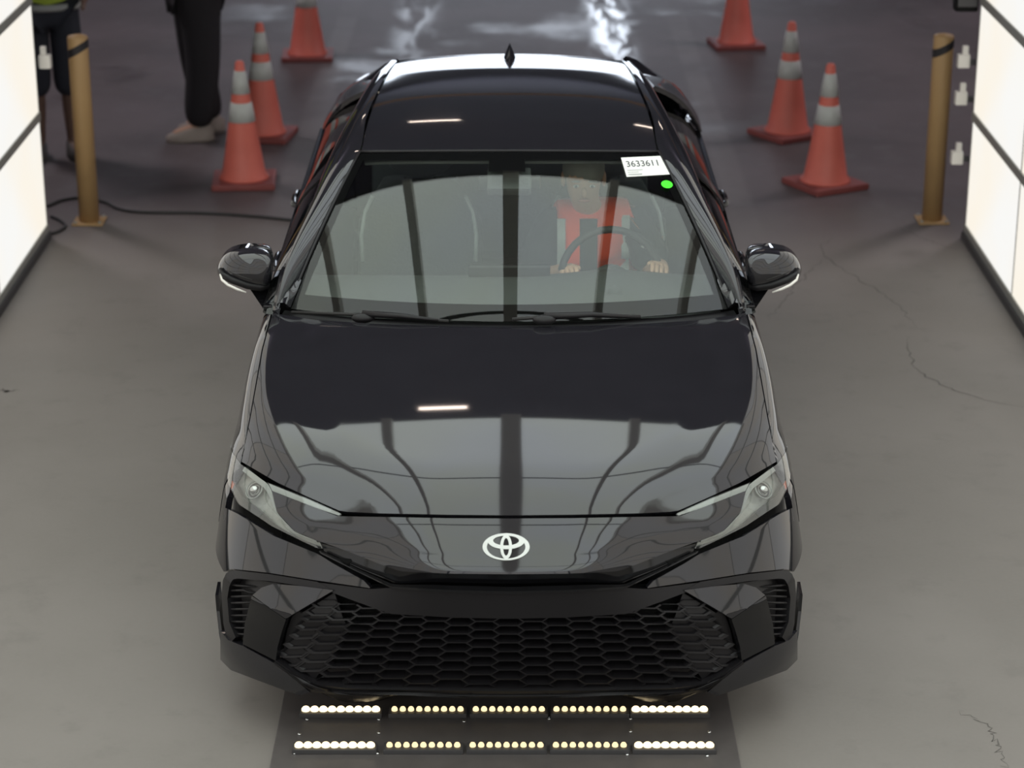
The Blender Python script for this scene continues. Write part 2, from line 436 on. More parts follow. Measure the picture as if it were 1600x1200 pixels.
# ================================================================== SETTING
fl = box('floor', (0, 7, -.05), (22, 40, .1), M['floor']); tag(fl, kind='structure')
WX0, WX1, YE = -2.46, 2.40, 5.60
PW, PH = 1.2, .61
def light_wall(name, x, sgn):
    w_ = empty(name, (x, YE, 0), kind='structure')
    n = 11; L = n * PW
    box('backing', (sgn * .10, -L / 2, 1.55), (.10, L, 3.1), M['dark_steel'], w_)
    me = None
    for i in range(n):
        for j in range(5 if i < 6 else 8):
            c = (0, -PW * (i + .5), .055 + PH * (j + .5))
            if me is None:
                o = box('light_panel', (sgn * .02, 0, 0), (.03, PW - .018, PH - .046), M['panel_w'], w_); me = o.data
            else:
                o = bpy.data.objects.new('light_panel', me); COL.objects.link(o); o.parent = w_
            o.location = c
    bm = bmesh.new()
    for j in range(6): box_bm(bm, (sgn * .022, -L / 2, .055 + PH * j), (.050, L, .046))
    bmobj('horizontal_frame', bm, M['steel'], w_)
    bm = bmesh.new()
    for i in range(n + 1): box_bm(bm, (sgn * .024, -PW * i, 1.55 if i < 6 else 2.47), (.04, .018, 3.1 if i < 6 else 4.94))
    for j in range(6, 9): box_bm(bm, (sgn * .022, -PW * 8.5, .055 + PH * j), (.050, PW * 5, .046))
    box_bm(bm, (sgn * .10, -PW * 8.5, 4.0), (.10, PW * 5, 1.9))
    bmobj('vertical_frame', bm, M['steel'], w_)
    box('base_rail', (sgn * .03, -L / 2, .02), (.09, L, .04), M['dark_steel'], w_)
    return w_
light_wall('wall_left', WX0, -1); light_wall('wall_right', WX1, 1)

# lit canopy over the booth (seen only in the paint and glass)
CZ, CY0, CY1 = 3.02, -3.2, 3.0
cn = empty('light_canopy', (0, CY1, CZ), label='overhead grid of backlit panels spanning the booth above the car', cat='light panel')
xb = [-2.42, -1.72, -.85, 0, .85, 1.72, 2.38]
yb = [0, -1.55, -3.1, -4.65, CY0 - CY1]
RISE = math.atan2(1.0, 4.0)
for i in range(len(xb) - 1):
    for j in range(4):
        box('light_panel', ((xb[i] + xb[i + 1]) / 2, (yb[j] + yb[j + 1]) / 2, .03), (xb[i + 1] - xb[i] - .03, yb[j] - yb[j + 1] - .02, .03), M['panel_c'], cn)
for i, x in enumerate(xb): box('beam', (x, (CY0 - CY1) / 2, -.02), (.13 if x == 0 else .075, CY1 - CY0, .07), M['beam'], cn)
for y in yb: box('cross_bar', (0, y, .01), (4.7, .03, .03), M['dark_steel'], cn)
rotc = Matrix.Rotation(-RISE, 4, 'X')                     # the front bays climb over the camera
def climb(d, z): v_ = rotc @ Vector((0, -d, z)); return (0, CY0 - CY1 + v_.y, v_.z)
for i in range(len(xb) - 1):
    for j in range(3):
        c_ = climb(1.55 * (j + .5), .03); box('light_panel', ((xb[i] + xb[i + 1]) / 2, c_[1], c_[2]), (xb[i + 1] - xb[i] - .03, 1.53, .03), M['panel_c'], cn, 0, rotc)
for i, x in enumerate(xb):
    c_ = climb(2.33, -.02); box('beam', (x, c_[1], c_[2]), (.13 if x == 0 else .075, 4.65, .07), M['beam'], cn, 0, rotc)
for j in range(1, 4):
    c_ = climb(1.55 * j, .01); box('cross_bar', (0, c_[1], c_[2]), (4.7, .03, .03), M['dark_steel'], cn, 0, rotc)

# hall beyond
tag(box('beam', (0, 13.5, 4.35), (18, .14, .16), M['brown']), kind='structure')
tag(box('ceiling', (0, 8, 5.65), (22, 36, .1), M['hall_c']), kind='structure')
tag(box('wall_west', (-9, 8, 2.8), (.1, 36, 5.7), M['hall']), kind='structure')
tag(box('wall_east', (9, 8, 2.8), (.1, 36, 5.7), M['hall']), kind='structure')
ws_ = empty('wall_south', (0, -8.5, 0), kind='structure')
box('backing', (0, -.06, 2.8), (18, .1, 5.7), M['hall'], ws_)
for i in range(4):
    for j in range(6): box('light_panel', (-1.83 + 1.22 * i, .01, .95 + PH * j), (PW - .03, .03, PH - .046), M['panel_s'], ws_)  # unseen glowing panels, added to brighten reflections on nose, bumper and mirrors
bm = bmesh.new(); box_bm(bm, (-6.2, 26, 2.8), (5.6, .2, 5.6)); box_bm(bm, (6.2, 26, 2.8), (5.6, .2, 5.6)); box_bm(bm, (0, 26, 5.15), (6.8, .2, .9))
tag(bmobj('wall_north', bm, M['hall']), kind='structure')
for k, (x, y, z, L) in enumerate([(-.62, 5.0, 4.4, .45), (-1.1, 12.6, 5.4, .8), (2.4, 12.6, 5.4, .8)]):
    e = empty('ceiling_lamp', (x, y, z), label=['short warm lamp hanging behind the left of the canopy', 'far warm lamp under the left of the hall ceiling', 'far warm lamp under the right of the hall ceiling'][k], cat='lamp')
    box('housing', (0, 0, .05), (L + .06, .14, .05), M['dark_steel'], e, .01)
    box('tube', (0, -.03, .0), (L, .03, .03), M['lamp_warm'], e); box('tube', (0, .03, .0), (L, .03, .03), M['lamp_warm'], e)

# floor cracks
def crack(pts, wd, name='crack'):
    P = np.array([at_z(*p)[:2] for p in pts]); P = spline(P, 40)
    rng = np.random.RandomState(int(pts[0][0])); P += rng.normal(0, .008, P.shape)
    t = np.gradient(P, axis=0); n = np.c_[-t[:, 1], t[:, 0]]; n /= np.linalg.norm(n, axis=1, keepdims=True)
    ww = wd * (.4 + rng.rand(40)) * np.sin(np.linspace(.15, math.pi - .15, 40)); v = []; f = []
    for i in range(40): v += [(*(P[i] + n[i] * ww[i] / 2), .0008), (*(P[i] - n[i] * ww[i] / 2), .0008)]
    for i in range(39): f.append((2 * i, 2 * i + 1, 2 * i + 3, 2 * i + 2))
    return pyd(name, v, f, M['crack'], fl)
crack([(1415, 525), (1425, 565), (1450, 590), (1500, 612), (1555, 628), (1600, 636)], .007)
crack([(1290, 400), (1260, 430), (1225, 470), (1200, 500)], .006)
crack([(1300, 365), (1285, 395), (1330, 430), (1395, 470), (1430, 510)], .006)
crack([(1395, 350), (1440, 372), (1500, 392)], .005)
crack([(1500, 1110), (1535, 1130), (1560, 1165), (1570, 1200)], .005)
crack([(0, 608), (14, 612), (30, 608)], .006)

# ================================================================== LIGHT BARS ON THE FLOOR
pl = empty('floor_light_plate', (-.02, .3, 0), label='flat dark plate on the floor under the car nose, under the rows of lamps', cat='plate')
box('plate', (0, -.25, .004), (1.43, 1.5, .008), M['plate'], pl, .003)
for px_, py_ in ((480, 1125), (592, 1125), (725, 1128), (858, 1124), (985, 1124), (1103, 1118), (1108, 1145), (985, 1144), (1105, 1182), (980, 1180), (592, 1146), (468, 1148), (590, 1178), (460, 1178)):
    p = at_z(px_, py_, .008); lathe('bolt', [(.006, 0), (.006, .004), (.003, .006)], M['chrome'], pl, 8, loc=(p[0] + .02, p[1] - .3, .008))
led_mesh = None
def lightbar(rowy, segs, lab):
    yy = at_z(800, rowy, .03)[1]
    b = empty('light_bar', (0, yy, .008), label=lab, cat='light bar')
    for k, (a, c, hi) in enumerate(segs):
        xa = at_z(a, rowy, .03)[0]; xc_ = at_z(c, rowy, .03)[0]
        mod = box('light_module', ((xa + xc_) / 2, 0, .008), (xc_ - xa + .012, .05, .016), M['dark_steel'], b, .003)
        for j in range(9):
            x = xa + (xc_ - xa) * (j + .5) / 9
            r = .0135 if hi else .0095
            lathe('lamp_bulb', [(r, .0), (r, .006), (r * .7, .011), (r * .2, .013)], M['led_hi'] if hi else M['led'], mod, 12, loc=(x, 0, .016))
    return b
lightbar(1107, [(471, 594, 1), (610, 726, 0), (737, 853, 0), (863, 980, 0), (987, 1106, 1)], 'row of five warm white lamp modules on the floor, directly under the bumper lip')
lightbar(1163, [(460, 586, 1), (602, 721, 0), (732, 851, 0), (862, 981, 0), (991, 1116, 1)], 'row of five warm white floor lamp modules at the bottom edge of the photo')

# ================================================================== CAR
car = empty('car', (-.0098, 0, 0), label='black sedan facing the camera in the booth, with orange-vested driver inside', cat='car')

# hood
hf = [(418, 722), (363, 754), (314, 777), (262, 800), (200, 803), (100, 805), (0, 806)]
top = full([(370, 489), (300, 500), (200, 506), (100, 509), (0, 510)], 40)
bot = full(hf, 40)
left = H([(370, 489), (385, 546), (404, 652), (418, 722)], 50, True)
patch('hood', top, bot, left, mirror_pts(left), M['paint'], car, gap=.0018)
# nose panel
top = full([(371, 766), (268, 806), (200, 807), (100, 809), (0, 809.5)], 40)
bot = full([(301, 844), (250, 862), (200, 882), (170, 893), (90, 897), (0, 898)], 40)
left = H([(371, 766), (363, 799), (336, 829), (301, 844)], 26, True)
patch('nose_panel', top, bot, left, mirror_pts(left), M['paint'], car, gap=.0015)
# slot under the nose
top = full([(300, 846), (250, 864), (200, 884), (170, 895), (90, 899), (0, 900)], 40)
bot = full([(296, 861), (240, 890), (184, 916), (90, 921), (0, 923)], 40)
left = H([(300, 846), (296, 861)], 8)
patch('upper_grille_slot', top, bot, left, mirror_pts(left), M['gloss'], car, gap=0, off=-.030)
bot2 = full([(296, 861), (240, 890), (184, 916), (90, 921), (0, 923)], 40); bot3 = full([(293, 865), (236, 893), (182, 919), (90, 925), (0, 927)], 40)
left = H([(296, 861), (293, 865)], 4)
patch('silver_edge_strip', bot2, bot3, left, mirror_pts(left), M['gloss'], car, gap=0, off=.003)
# headlights
L1 = H([(436, 686), (432, 704), (418, 724), (378, 753), (371, 765), (363, 799), (336, 829), (301, 843)], 50)
L2 = H([(440, 700), (441, 730), (438, 758), (423, 789), (370, 824), (297, 859)], 50)
e1 = H([(436, 686), (440, 700)], 14); e2 = H([(301, 843), (297, 859)], 14)
S1 = H([(378, 753), (314, 778), (262, 801)], 30); S2 = H([(371, 767), (310, 791), (267, 805)], 30)
s1 = H([(378, 753), (371, 767)], 8); s2 = H([(262, 801), (267, 805)], 8)
GL = shrink(newton(coons(L1, L2, e1, e2)), .003); GS = shrink(newton(coons(S1, S2, s1, s2)), .002)
for mir in (0, 1):
    q = mirG if mir else (lambda a: a)
    Nl, Ns = nrm(GL), nrm(GS)
    h = sheet('headlight', q(GL - Nl * .030), .01, M['lamp_int'], car, q(Nl))
    sheet('lens', q(GL + Nl * .002), .0006, M['lens'], h, q(Nl))
    sheet('lens', q(GS + Ns * .002), .0006, M['lens'], h, q(Ns))
    sheet('daytime_light', q(GS - Ns * .006), .006, M['guide'], h, q(Ns))
    # inner rim that follows the C shape
    nv = GL.shape[0]
    sheet('daytime_light', q((GL - Nl * .006)[:3, 18:]), .010, M['guide'], h, q(Nl[:3, 18:]))
    sheet('lower_bezel', q((GL - Nl * .004)[-4:, 6:]), .02, M['lamp_dark'], h, q(Nl[-4:, 6:]))
    sheet('amber_reflector', q((GL - Nl * .003)[-4:, 1:19]), .006, M['amber'], h, q(Nl[-4:, 1:19]))
    c = hit(-402, 762); n = nrm(c[None])[0]
    for k, r in enumerate((.036, .026, .015)):
        cc = c - n * (.012 + .004 * k); t1 = np.cross(n, [0, 0, 1.]); t1 /= np.linalg.norm(t1); t2 = np.cross(n, t1)
        ring = [cc + r * (math.cos(a) * t1 * 1.15 + math.sin(a) * t2 * .85) for a in np.linspace(0, 2 * math.pi, 25)[:-1]]
        ring = [np.array([-p[0], p[1], p[2]]) if mir else p for p in ring]
        tube('projector_ring', ring, .003, M['guide'] if k != 1 else M['lamp_dark'], h, 6, close=True)
    cc = c - n * .014; cc = np.array([-cc[0], cc[1], cc[2]]) if mir else cc
    ellipsoid('projector_lens', cc, (.016, .012, .014), M['chrome'], h)

# bumper cheeks
side_top = xc(.635, .715); side_bot = xc(.60, .47)
T = H([side_top, xc(.55, .675), (444, 792), (423, 802), (368, 836), (297, 865), (275, 879), (225, 907), (216, 918)], 60)
B = H([side_bot, (445, 895), (437, 891), (430, 890), (375, 896), (300, 908), (216, 920)], 60)
patch('bumper_side', T, B, H([side_top, side_bot], 26), H([(216, 918), (216, 920)], 26), M['paint'], car, gap=.002, both=True)
# fenders
AY, AR = .985, .375
def archpt(y, c=AY, r=AR): return xc(y, .335 + math.sqrt(max(r * r - (y - c) ** 2, 0)))
T = left_sh = H([(419, 722), (405, 652), (386, 546), (371, 490)], 50, True)
Fr = H([(419, 722), (436, 684), xc(.60, .735), xc(.64, .68), archpt(.66)], 40)
bt = [archpt(y) for y in (.66, .75, .87, .985, 1.1, 1.22, 1.31, 1.35)] + [xc(1.38, .25), xc(1.52, .22)]
B = spline(bt, 50)
Re = H([tuple(T[-1]), xc(1.50, .93), xc(1.52, .8), xc(1.52, .5), xc(1.52, .22)], 40)
patch('fender', T, B, Fr, Re, M['paint'], car, gap=.003, both=True)
# doors and rear quarter (lower body side)
def sidepanel(name, ya, yb_, zlo, arch=None, m='paint'):
    ys = np.linspace(ya, yb_, 24); rows = []
    for t in np.linspace(0, 1, 22):
        lo = np.full(24, zlo)
        if arch: lo = np.maximum(lo, .335 + np.sqrt(np.maximum(AR * AR - (ys - arch) ** 2, 0)) - 1.0 * (np.abs(ys - arch) > AR))
        rows.append(xcs(ys, lo + (.935 - lo) * t))
    for xx in (.86, .83):
        r = []
        for y in ys:
            z = 1.2
            zs = np.linspace(1.2, .8, 200); P = np.c_[np.full(200, -xx), np.full(200, y), zs]; f = FB(P); i = np.argmax(f < 0); r.append((-xx, y, zs[i]))
        rows.append(r)
    G = shrink(np.array(rows)[::-1], .003); N = nrm(G)
    a = sheet(name, G, .02, M[m], car, N); b = sheet(name, mirG(G), .02, M[m], car, mirG(N)); return a, b
fd = sidepanel('front_door', 1.52, 2.62, .26); rd = sidepanel('rear_door', 2.62, 3.46, .26)
sidepanel('rear_fender', 3.46, 4.60, .26, 3.81)
for s, doors in ((-1, (fd[0], rd[0])), (1, (fd[1], rd[1]))):
    for d_, y in zip(doors, (2.40, 3.30)):
        x = xc(y, .86)[0] * -s
        tube('door_handle', [(s * (abs(x) - .01), y - .12, .86), (s * (abs(x) + .022), y - .09, .865), (s * (abs(x) + .026), y, .868), (s * (abs(x) + .022), y + .09, .865), (s * (abs(x) - .01), y + .12, .86)], [.012, .013, .013, .013, .012], M['gloss'], d_, 8)
    box('sill', (s * .86, 2.45, .225), (.10, 2.2, .10), M['satin'], car, .02)
# rear deck and bumper
rows = []
for y in np.linspace(4.02, 4.72, 14):
    r = []
    for x in np.linspace(-1, 1, 30) * (.78 - .10 * ((y - 4.02) / .7) ** 2):
        zs = np.linspace(1.3, .6, 300); P = np.c_[np.full(300, x), np.full(300, y), zs]; f = FB(P); r.append((x, y, zs[np.argmax(f < 0)]))
    rows.append(r)
G = newton(np.array(rows), 3); sheet('trunk_lid', G, .02, M['paint'], car, nrm(G))
rows = []
for z in np.linspace(1.06, .25, 16):
    r = []
    for a in np.linspace(-1.0, 1.0, 34):
        o_ = np.array([0, 3.9, z]); d = np.array([math.sin(a * 1.08), math.cos(a * 1.08), 0]); ts = np.linspace(.1, 1.6, 400); P = o_ + ts[:, None] * d
        r.append(P[np.argmax(FB(P) > 0)])
    rows.append(r)
G = newton(np.array(rows), 3); sheet('rear_bumper', G, .02, M['paint'], car, nrm(G))
Nr_ = nrm(G)
for sl in (slice(2, 11), slice(23, 32)): sheet('tail_light', (G + Nr_ * .006)[2:5, sl], .01, M['amber'], car, Nr_[2:5, sl])

# lower front: dark backing, bar, blades, vents, grille, lip
def half(pts_t, pts_b, nm, m, off, thick=.015, gap=0, nu=40, nv=14, lab=None, Lp=None, Rp=None, proj=True, parent=car):
    T, B = H(pts_t, nu), H(pts_b, nu)
    r = patch(nm, T, B, H(Lp or [pts_t[0], pts_b[0]], nv), H(Rp or [pts_t[-1], pts_b[-1]], nv), m, parent, gap=gap, off=off, thick=thick, both=True, proj=proj)
    return r
def whole(pts_t, pts_b, nm, m, off, thick=.015, gap=0, n=40, nv=14):
    T, B = full(pts_t, n), full(pts_b, n); l = H([pts_t[0], pts_b[0]], nv)
    return patch(nm, T, B, l, mirror_pts(l), m, car, gap=gap, off=off, thick=thick)[0]
whole([(440, 900), (300, 912), (216, 922), (0, 926)], [(440, 1010), (363, 1040), (309, 1076), (0, 1082)], 'grille_backing', M['rough'], -.085, nv=20)
whole([(300, 910), (216, 921), (184, 919), (90, 925), (0, 927)], [(277, 926), (235, 942), (185, 960), (90, 966), (0, 968)], 'bumper_bar', M['satin'], -.004, .03)
# frame over the vents
half([(437, 892), (428, 891), (375, 897), (300, 909)], [(431, 905), (424, 904), (375, 908), (275, 923)], 'vent_frame', M['satin'], -.002, .05)
half([(437, 892), (443, 896), (448, 907), (450, 930), (447, 975), (440, 1008)], [(431, 905), (434, 908), (438, 917), (441, 935), (438, 972), (428, 996)], 'vent_frame', M['satin'], -.002, .05)
# blades: upper and lower facets
half([(399, 930), (385, 918), (366, 912), (320, 916), (274, 922)], [(399, 930), (380, 944), (347, 966), (310, 944), (274, 923)], 'blade', M['paint'], .004, .02)
half([(400, 931), (404, 945), (411, 975), (414, 1006)], [(347, 967), (353, 985), (360, 1010), (363, 1032)], 'blade', M['gloss'], .004, .02)
# vent recess with fins
V1 = [(436, 905), (424, 904), (390, 909), (368, 912)]; V2 = [(430, 998), (424, 1000), (418, 1003), (414, 1004)]
half(V1, V2, 'vent_recess', M['satin'], -.035, .01)
for k in range(9):
    py = 916 + k * 9.6
    for s in (-1, 1):
        pts = []
        for t in np.linspace(0, 1, 5):
            c = hit(-(438 - 30 * t), py - 2 + 3 * t); n = nrm(c[None])[0]; c = c - n * (.010 + .02 * t); pts.append(np.array([c[0] * -s, c[1], c[2]]))
        tube('vent_fin', pts, [.0035, .004, .004, .003, .001], M['satin'], car, 6)
# grille side infill + lip
half([(345, 968), (320, 953), (277, 927)], [(361, 1030), (325, 1052), (306, 1068)], 'grille_side', M['satin'], -.022, .01, nu=20,
     Lp=[(345, 968), (354, 990), (361, 1030)], Rp=[(277, 927), (255, 990), (306, 1068)])
whole([(364, 1031), (335, 1051), (306, 1067), (255, 1074), (120, 1077), (0, 1078)], [(364, 1036), (330, 1066), (309, 1080), (255, 1083), (120, 1086), (0, 1088)], 'front_lip', M['satin'], .004, .06)
whole([(364, 1033), (337, 1053), (308, 1074), (255, 1079.5), (120, 1083), (0, 1084)], [(364, 1036), (335, 1057), (309, 1078), (255, 1082), (120, 1085.5), (0, 1086.5)], 'lip_edge', M['satin'], .009, .01, nv=4)
half([(449, 985), (437, 1000), (414, 1009), (363, 1037), (310, 1080)], [(449, 1030), (433, 1046), (380, 1066), (345, 1079), (326, 1085)], 'corner_lip', M['paint'], .004, .04)
# corner canards
for s in (-1, 1):
    pts = [at_y(-459, 930, .50), at_y(-457, 955, .49), at_y(-453, 990, .47), at_y(-447, 1024, .44)]
    v = []; f = []
    for p in pts:
        for dx, dy in ((0, 0), (.010, 0), (.006, .10), (-.004, .10)): v.append((-s * (p[0] + dx), p[1] + dy, p[2] + (.0 if dy else 0)))
    for i in range(3):
        for j in range(4): a, b = i * 4 + j, i * 4 + (j + 1) % 4; f.append((a, b, b + 4, a + 4))
    f += [(0, 1, 2, 3), (12, 13, 14, 15)]
    o = pyd('side_fin', v, f, M['gloss'], car); bm = bmesh.new(); bm.from_mesh(o.data); bmesh.ops.recalc_face_normals(bm, faces=bm.faces); bm.to_mesh(o.data); bm.free()

# hexagonal grille mesh
def hexmesh():
    V = []; Fc = []; pitch = 43.5; vp = 25.5
    def inside(x, y):
        x = abs(x); lo = np.interp(x, [0, 185, 235, 277, 345], [958, 950, 938, 930, 972]); hi = np.interp(x, [0, 120, 255, 306, 361], [1080, 1079, 1076, 1066, 1030])
        return lo - 8 < y < hi + 2
    for ci in range(-8, 9):
        for rj in range(-1, 9):
            t = rj + (.5 if ci % 2 else 0); y0 = 961 + 12.6 * t + .17 * t * t; fan = .84 + .20 * (y0 - 965) / 110
            x0 = ci * 44.5 * fan; y0 -= (x0 / 350) ** 2 * 6
            if not inside(x0, y0): continue
            hw, hh = 44.5 * fan * .667, (12.8 + .34 * t) / 2
            hexa = [(-hw, 0), (-hw * .6, -hh), (hw * .6, -hh), (hw, 0), (hw * .6, hh), (-hw * .6, hh)]
            b = len(V); fade = np.clip((abs(x0) - 190) / 130, 0, 1)
            for sc_, dp in ((1.0, -.006 - .008 * fade), (.93 - .12 * fade, -.006 - .010 * fade), (.90 - .24 * fade, -.045 + .025 * fade)):
                c = hits([(x0 + hx * sc_, min(max(y0 + hy * sc_ - (0 if sc_ > .94 else 1.5), 935), 1079)) for hx, hy in hexa])
                V += list(c + nrm(c) * dp)
            for k in range(6):
                k2 = (k + 1) % 6
                Fc.append((b + k, b + k2, b + 6 + k2, b + 6 + k)); Fc.append((b + 6 + k, b + 6 + k2, b + 12 + k2, b + 12 + k))
    o = pyd('grille_mesh', V, Fc, M['satin'], car); bm = bmesh.new(); bm.from_mesh(o.data); bmesh.ops.remove_doubles(bm, verts=bm.verts, dist=.002)
    bmesh.ops.recalc_face_normals(bm, faces=bm.faces); bm.to_mesh(o.data); bm.free()
hexmesh()

# front badge: three rings set in relief on the nose
def badge():
    cx, cy = -4, 855; V = []; Fc = []
    def ring(outer, inner, n=56):
        b = len(V)
        for a in np.linspace(0, 2 * math.pi, n + 1)[:-1]:
            for (x, y), h in ((outer(a), .004), (inner(a), .004), (inner(a), -.004), (outer(a), -.004)):
                V.append((cx + x, cy + y, h))
        for i in range(n):
            for j in range(4):
                a = b + i * 4 + j; a2 = b + i * 4 + (j + 1) % 4; c = b + ((i + 1) % n) * 4 + j; c2 = b + ((i + 1) % n) * 4 + (j + 1) % 4
                Fc.append((a, a2, c2, c))
    el = lambda ox, oy, w_, h_: (lambda a: (ox + w_ * math.cos(a), oy + h_ * math.sin(a)))
    ring(el(0, 0, 36.8, 21), el(0, .2, 30, 18.2))
    ring(el(0, -8.6, 28.5, 12.2), el(0, -9.7, 20.2, 7.6))
    ring(el(0, 0, 9.2, 18.8), el(0, 0, 4.6, 13.6))
    V = np.array(V); c = hits(V[:, :2]); V = c + nrm(c) * V[:, 2:3]
    o = pyd('front_badge', V, Fc, M['badge'], car); bm = bmesh.new(); bm.from_mesh(o.data); bmesh.ops.recalc_face_normals(bm, faces=bm.faces); bm.to_mesh(o.data); bm.free()
    o['label'] = 'silver badge of three interlocking oval rings'
badge()

# inner structure
rows = []
def core(name, ya, yb_, zlo, zhi, xw, m='rough'):
    V = []; ys = np.linspace(ya, yb_, 14); n = 20; f = []
    for y in ys:
        for a in np.linspace(-math.pi / 2, math.pi * 1.5, n + 1)[:-1]:
            o_ = np.array([0, y, (zlo + zhi) / 2]); d = np.array([math.cos(a), 0, math.sin(a)]); ts = np.linspace(.02, 1.3, 200); P = o_ + ts[:, None] * d
            p = P[np.argmax(FB(P) > -.05)]; V.append((min(max(p[0], -xw), xw), y, min(max(p[2], zlo), zhi)))
    for i in range(len(ys) - 1):
        for j in range(n): a, b = i * n + j, i * n + (j + 1) % n; f.append((a, b, b + n, a + n))
    f.append(tuple(range(n))); f.append(tuple((len(ys) - 1) * n + j for j in range(n)))
    o = pyd(name, V, f, M[m], car); bm = bmesh.new(); bm.from_mesh(o.data); bmesh.ops.recalc_face_normals(bm, faces=bm.faces); bm.to_mesh(o.data); bm.free()
core('front_carrier', .16, .34, .56, .735, .70)
core('engine_bay', .30, 1.30, .20, 1.0, .66)
core('cabin_floor', 1.30, 4.2, .18, .36, .84)
core('rear_bay', 4.0, 4.7, .22, .95, .70)

# wheels
def wheel(y, s):
    root_ = empty('wheel', (s * .80, y, .335)); root_.parent = car
    def yl(nm, prof, m, n=32):
        v = []; f = []
        for r, x in prof:
            for j in range(n): a = 2 * math.pi * j / n; v.append((s * x, r * math.cos(a), r * math.sin(a)))
        for i in range(len(prof) - 1):
            for j in range(n): f.append((i * n + j, i * n + (j + 1) % n, (i + 1) * n + (j + 1) % n, (i + 1) * n + j))
        o = pyd(nm, v, f, m, root_, True); bm = bmesh.new(); bm.from_mesh(o.data); bmesh.ops.recalc_face_normals(bm, faces=bm.faces); bm.to_mesh(o.data); bm.free()
    yl('tyre', [(.235, -.10), (.30, -.112), (.327, -.10), (.334, -.06), (.334, .06), (.327, .09), (.30, .10), (.24, .09), (.235, -.10)], M['rubber'])
    yl('rim', [(.238, -.09), (.225, -.08), (.225, .07), (.238, .088), (.23, .094), (.215, .075), (.21, -.07), (.238, -.09)], M['wheel'])
    for k in range(5):
        a = 2 * math.pi * k / 5; rot = Matrix.Rotation(a, 4, 'X')
        box('spoke', rot @ Vector((s * .055, 0, .13)), (.025, .05, .19), M['wheel'], root_, .006, rot)
    ellipsoid('hub', (s * .06, 0, 0), (.02, .045, .045), M['wheel'], root_, n=12)
for y in (AY, 3.81):
    for s in (-1, 1): wheel(y, s)

# ---------------- greenhouse
def WS(u, v):
    b = np.array([u * .772, 1.275 + .225 * u * u, 1.000 - .028 * u * u]); t = np.array([u * .553, 2.055 + .095 * u * u, 1.391 - .028 * u * u])
    p = b * (1 - v) + t * v; p[2] += .112 * v * (1 - v) * (1 - .25 * u * u); p[1] -= .045 * v * (1 - v)
    return p
def wsgrid(us, vs): return np.array([[WS(u, v) for u in us] for v in vs])
G = wsgrid(np.linspace(-1, 1, 50), np.linspace(0, 1, 36))
def gridsurf(name, G, m, parent, flip=False):
    nv, nu = G.shape[:2]; f = [(i * nu + j, i * nu + j + 1, (i + 1) * nu + j + 1, (i + 1) * nu + j) for i in range(nv - 1) for j in range(nu - 1)]
    if flip: f = [q[::-1] for q in f]
    return pyd(name, G.reshape(-1, 3), f, m, parent, True)
def gn(G):
    a = np.gradient(G, axis=0); b = np.gradient(G, axis=1); N = np.cross(b, a); N /= np.linalg.norm(N, axis=2, keepdims=True); return N
NW = gn(G); NW *= np.sign(NW[..., 2:3])
ws = gridsurf('windshield', G, M['glass'], car); gridsurf('inner_glass_face', G - NW * .005, M['glass'], ws)
def band(us, vs, nm='ceramic_band'):
    g = wsgrid(us, vs); n = gn(g); n *= np.sign(n[..., 2:3]); gridsurf(nm, g - n * .003, M['frit'], ws)
band(np.linspace(-1, 1, 40), np.linspace(0, .085, 4)); band(np.linspace(-1, 1, 40), np.linspace(.945, 1, 3))
band(np.linspace(-1, -.955, 3), np.linspace(.085, .945, 20)); band(np.linspace(.955, 1, 3), np.linspace(.085, .945, 20))
band(np.linspace(-.13, .10, 6), np.linspace(.86, .945, 4))
# lowest cowl
top = np.array([WS(u, 0) + np.array([0, .01, -.012]) for u in np.linspace(-1.02, 1.02, 60)])
hb = full([(371, 489), (300, 500), (200, 506), (100, 509), (0, 510)], 30); hb = poly(hb, 60) - np.array([0, 0, .022])
Gc = np.array([hb * (1 - t) + top * t - np.array([0, 0, .012 * math.sin(math.pi * t)]) for t in np.linspace(0, 1, 6)])
sheet('cowl', Gc, .01, M['satin'], car)
# wipers
def wiper(pa, pb, piv, pvs):
    def onws(px, py, h):
        P = at_y(px, py, 1.25 + .20 * (px / 345) ** 2); return P
    P = [onws(*p, 0) for p in pa]
    w_ = tube('wiper', P, [.006] * len(P), M['rubber'], car, 6)
    P2 = [p + np.array([0, -.012, .010]) for p in [onws(*p, 0) for p in pb]]
    tube('wiper_arm', P2, [.013] + [.010] * (len(P2) - 2) + [.005], M['satin'], w_, 8)
    c = onws(*piv, 0); ellipsoid('wiper_pivot', c + np.array([0, -.02, 0]), (.04, .02, .018), M['satin'], w_, n=12)
wiper([(-340, 488), (-250, 491), (-170, 496), (-95, 502)], [(-228, 493), (-170, 496), (-110, 503)], (-228, 494), 0)
wiper([(5, 499), (70, 494), (140, 492), (205, 495)], [(55, 497), (130, 494), (205, 499)], (55, 497), 0)

zr = curve1([2.0, 2.055, 2.2, 2.4, 2.8, 3.2, 3.5, 3.72], [1.385, 1.392, 1.413, 1.431, 1.446, 1.440, 1.420, 1.392])
xe = curve1([2.1, 2.15, 2.5, 2.9, 3.3, 3.72], [.553, .553, .545, .525, .505, .485])
rows = []
for t in np.linspace(0, 1, 40):
    r = []
    for u in np.linspace(-1, 1, 40):
        y0 = 2.062 + .095 * u * u; y = y0 + (3.72 - y0) * t; z = zr(np.array([y - .095 * u * u * (1 - t)]))[0] - .028 * abs(u) ** 2.2 - .004 * abs(u) ** 8 + .003
        r.append((u * (xe(np.array([y]))[0]) * .99, y, z))
    rows.append(r)
GR = np.array(rows); NR = gn(GR); NR *= np.sign(NR[..., 2:3])
sheet('roof', GR, .015, M['paint'], car, NR)
ge = GR[:1].copy(); sheet('headliner', GR[:, :] - NR * .045, .01, M['liner'], car, NR)
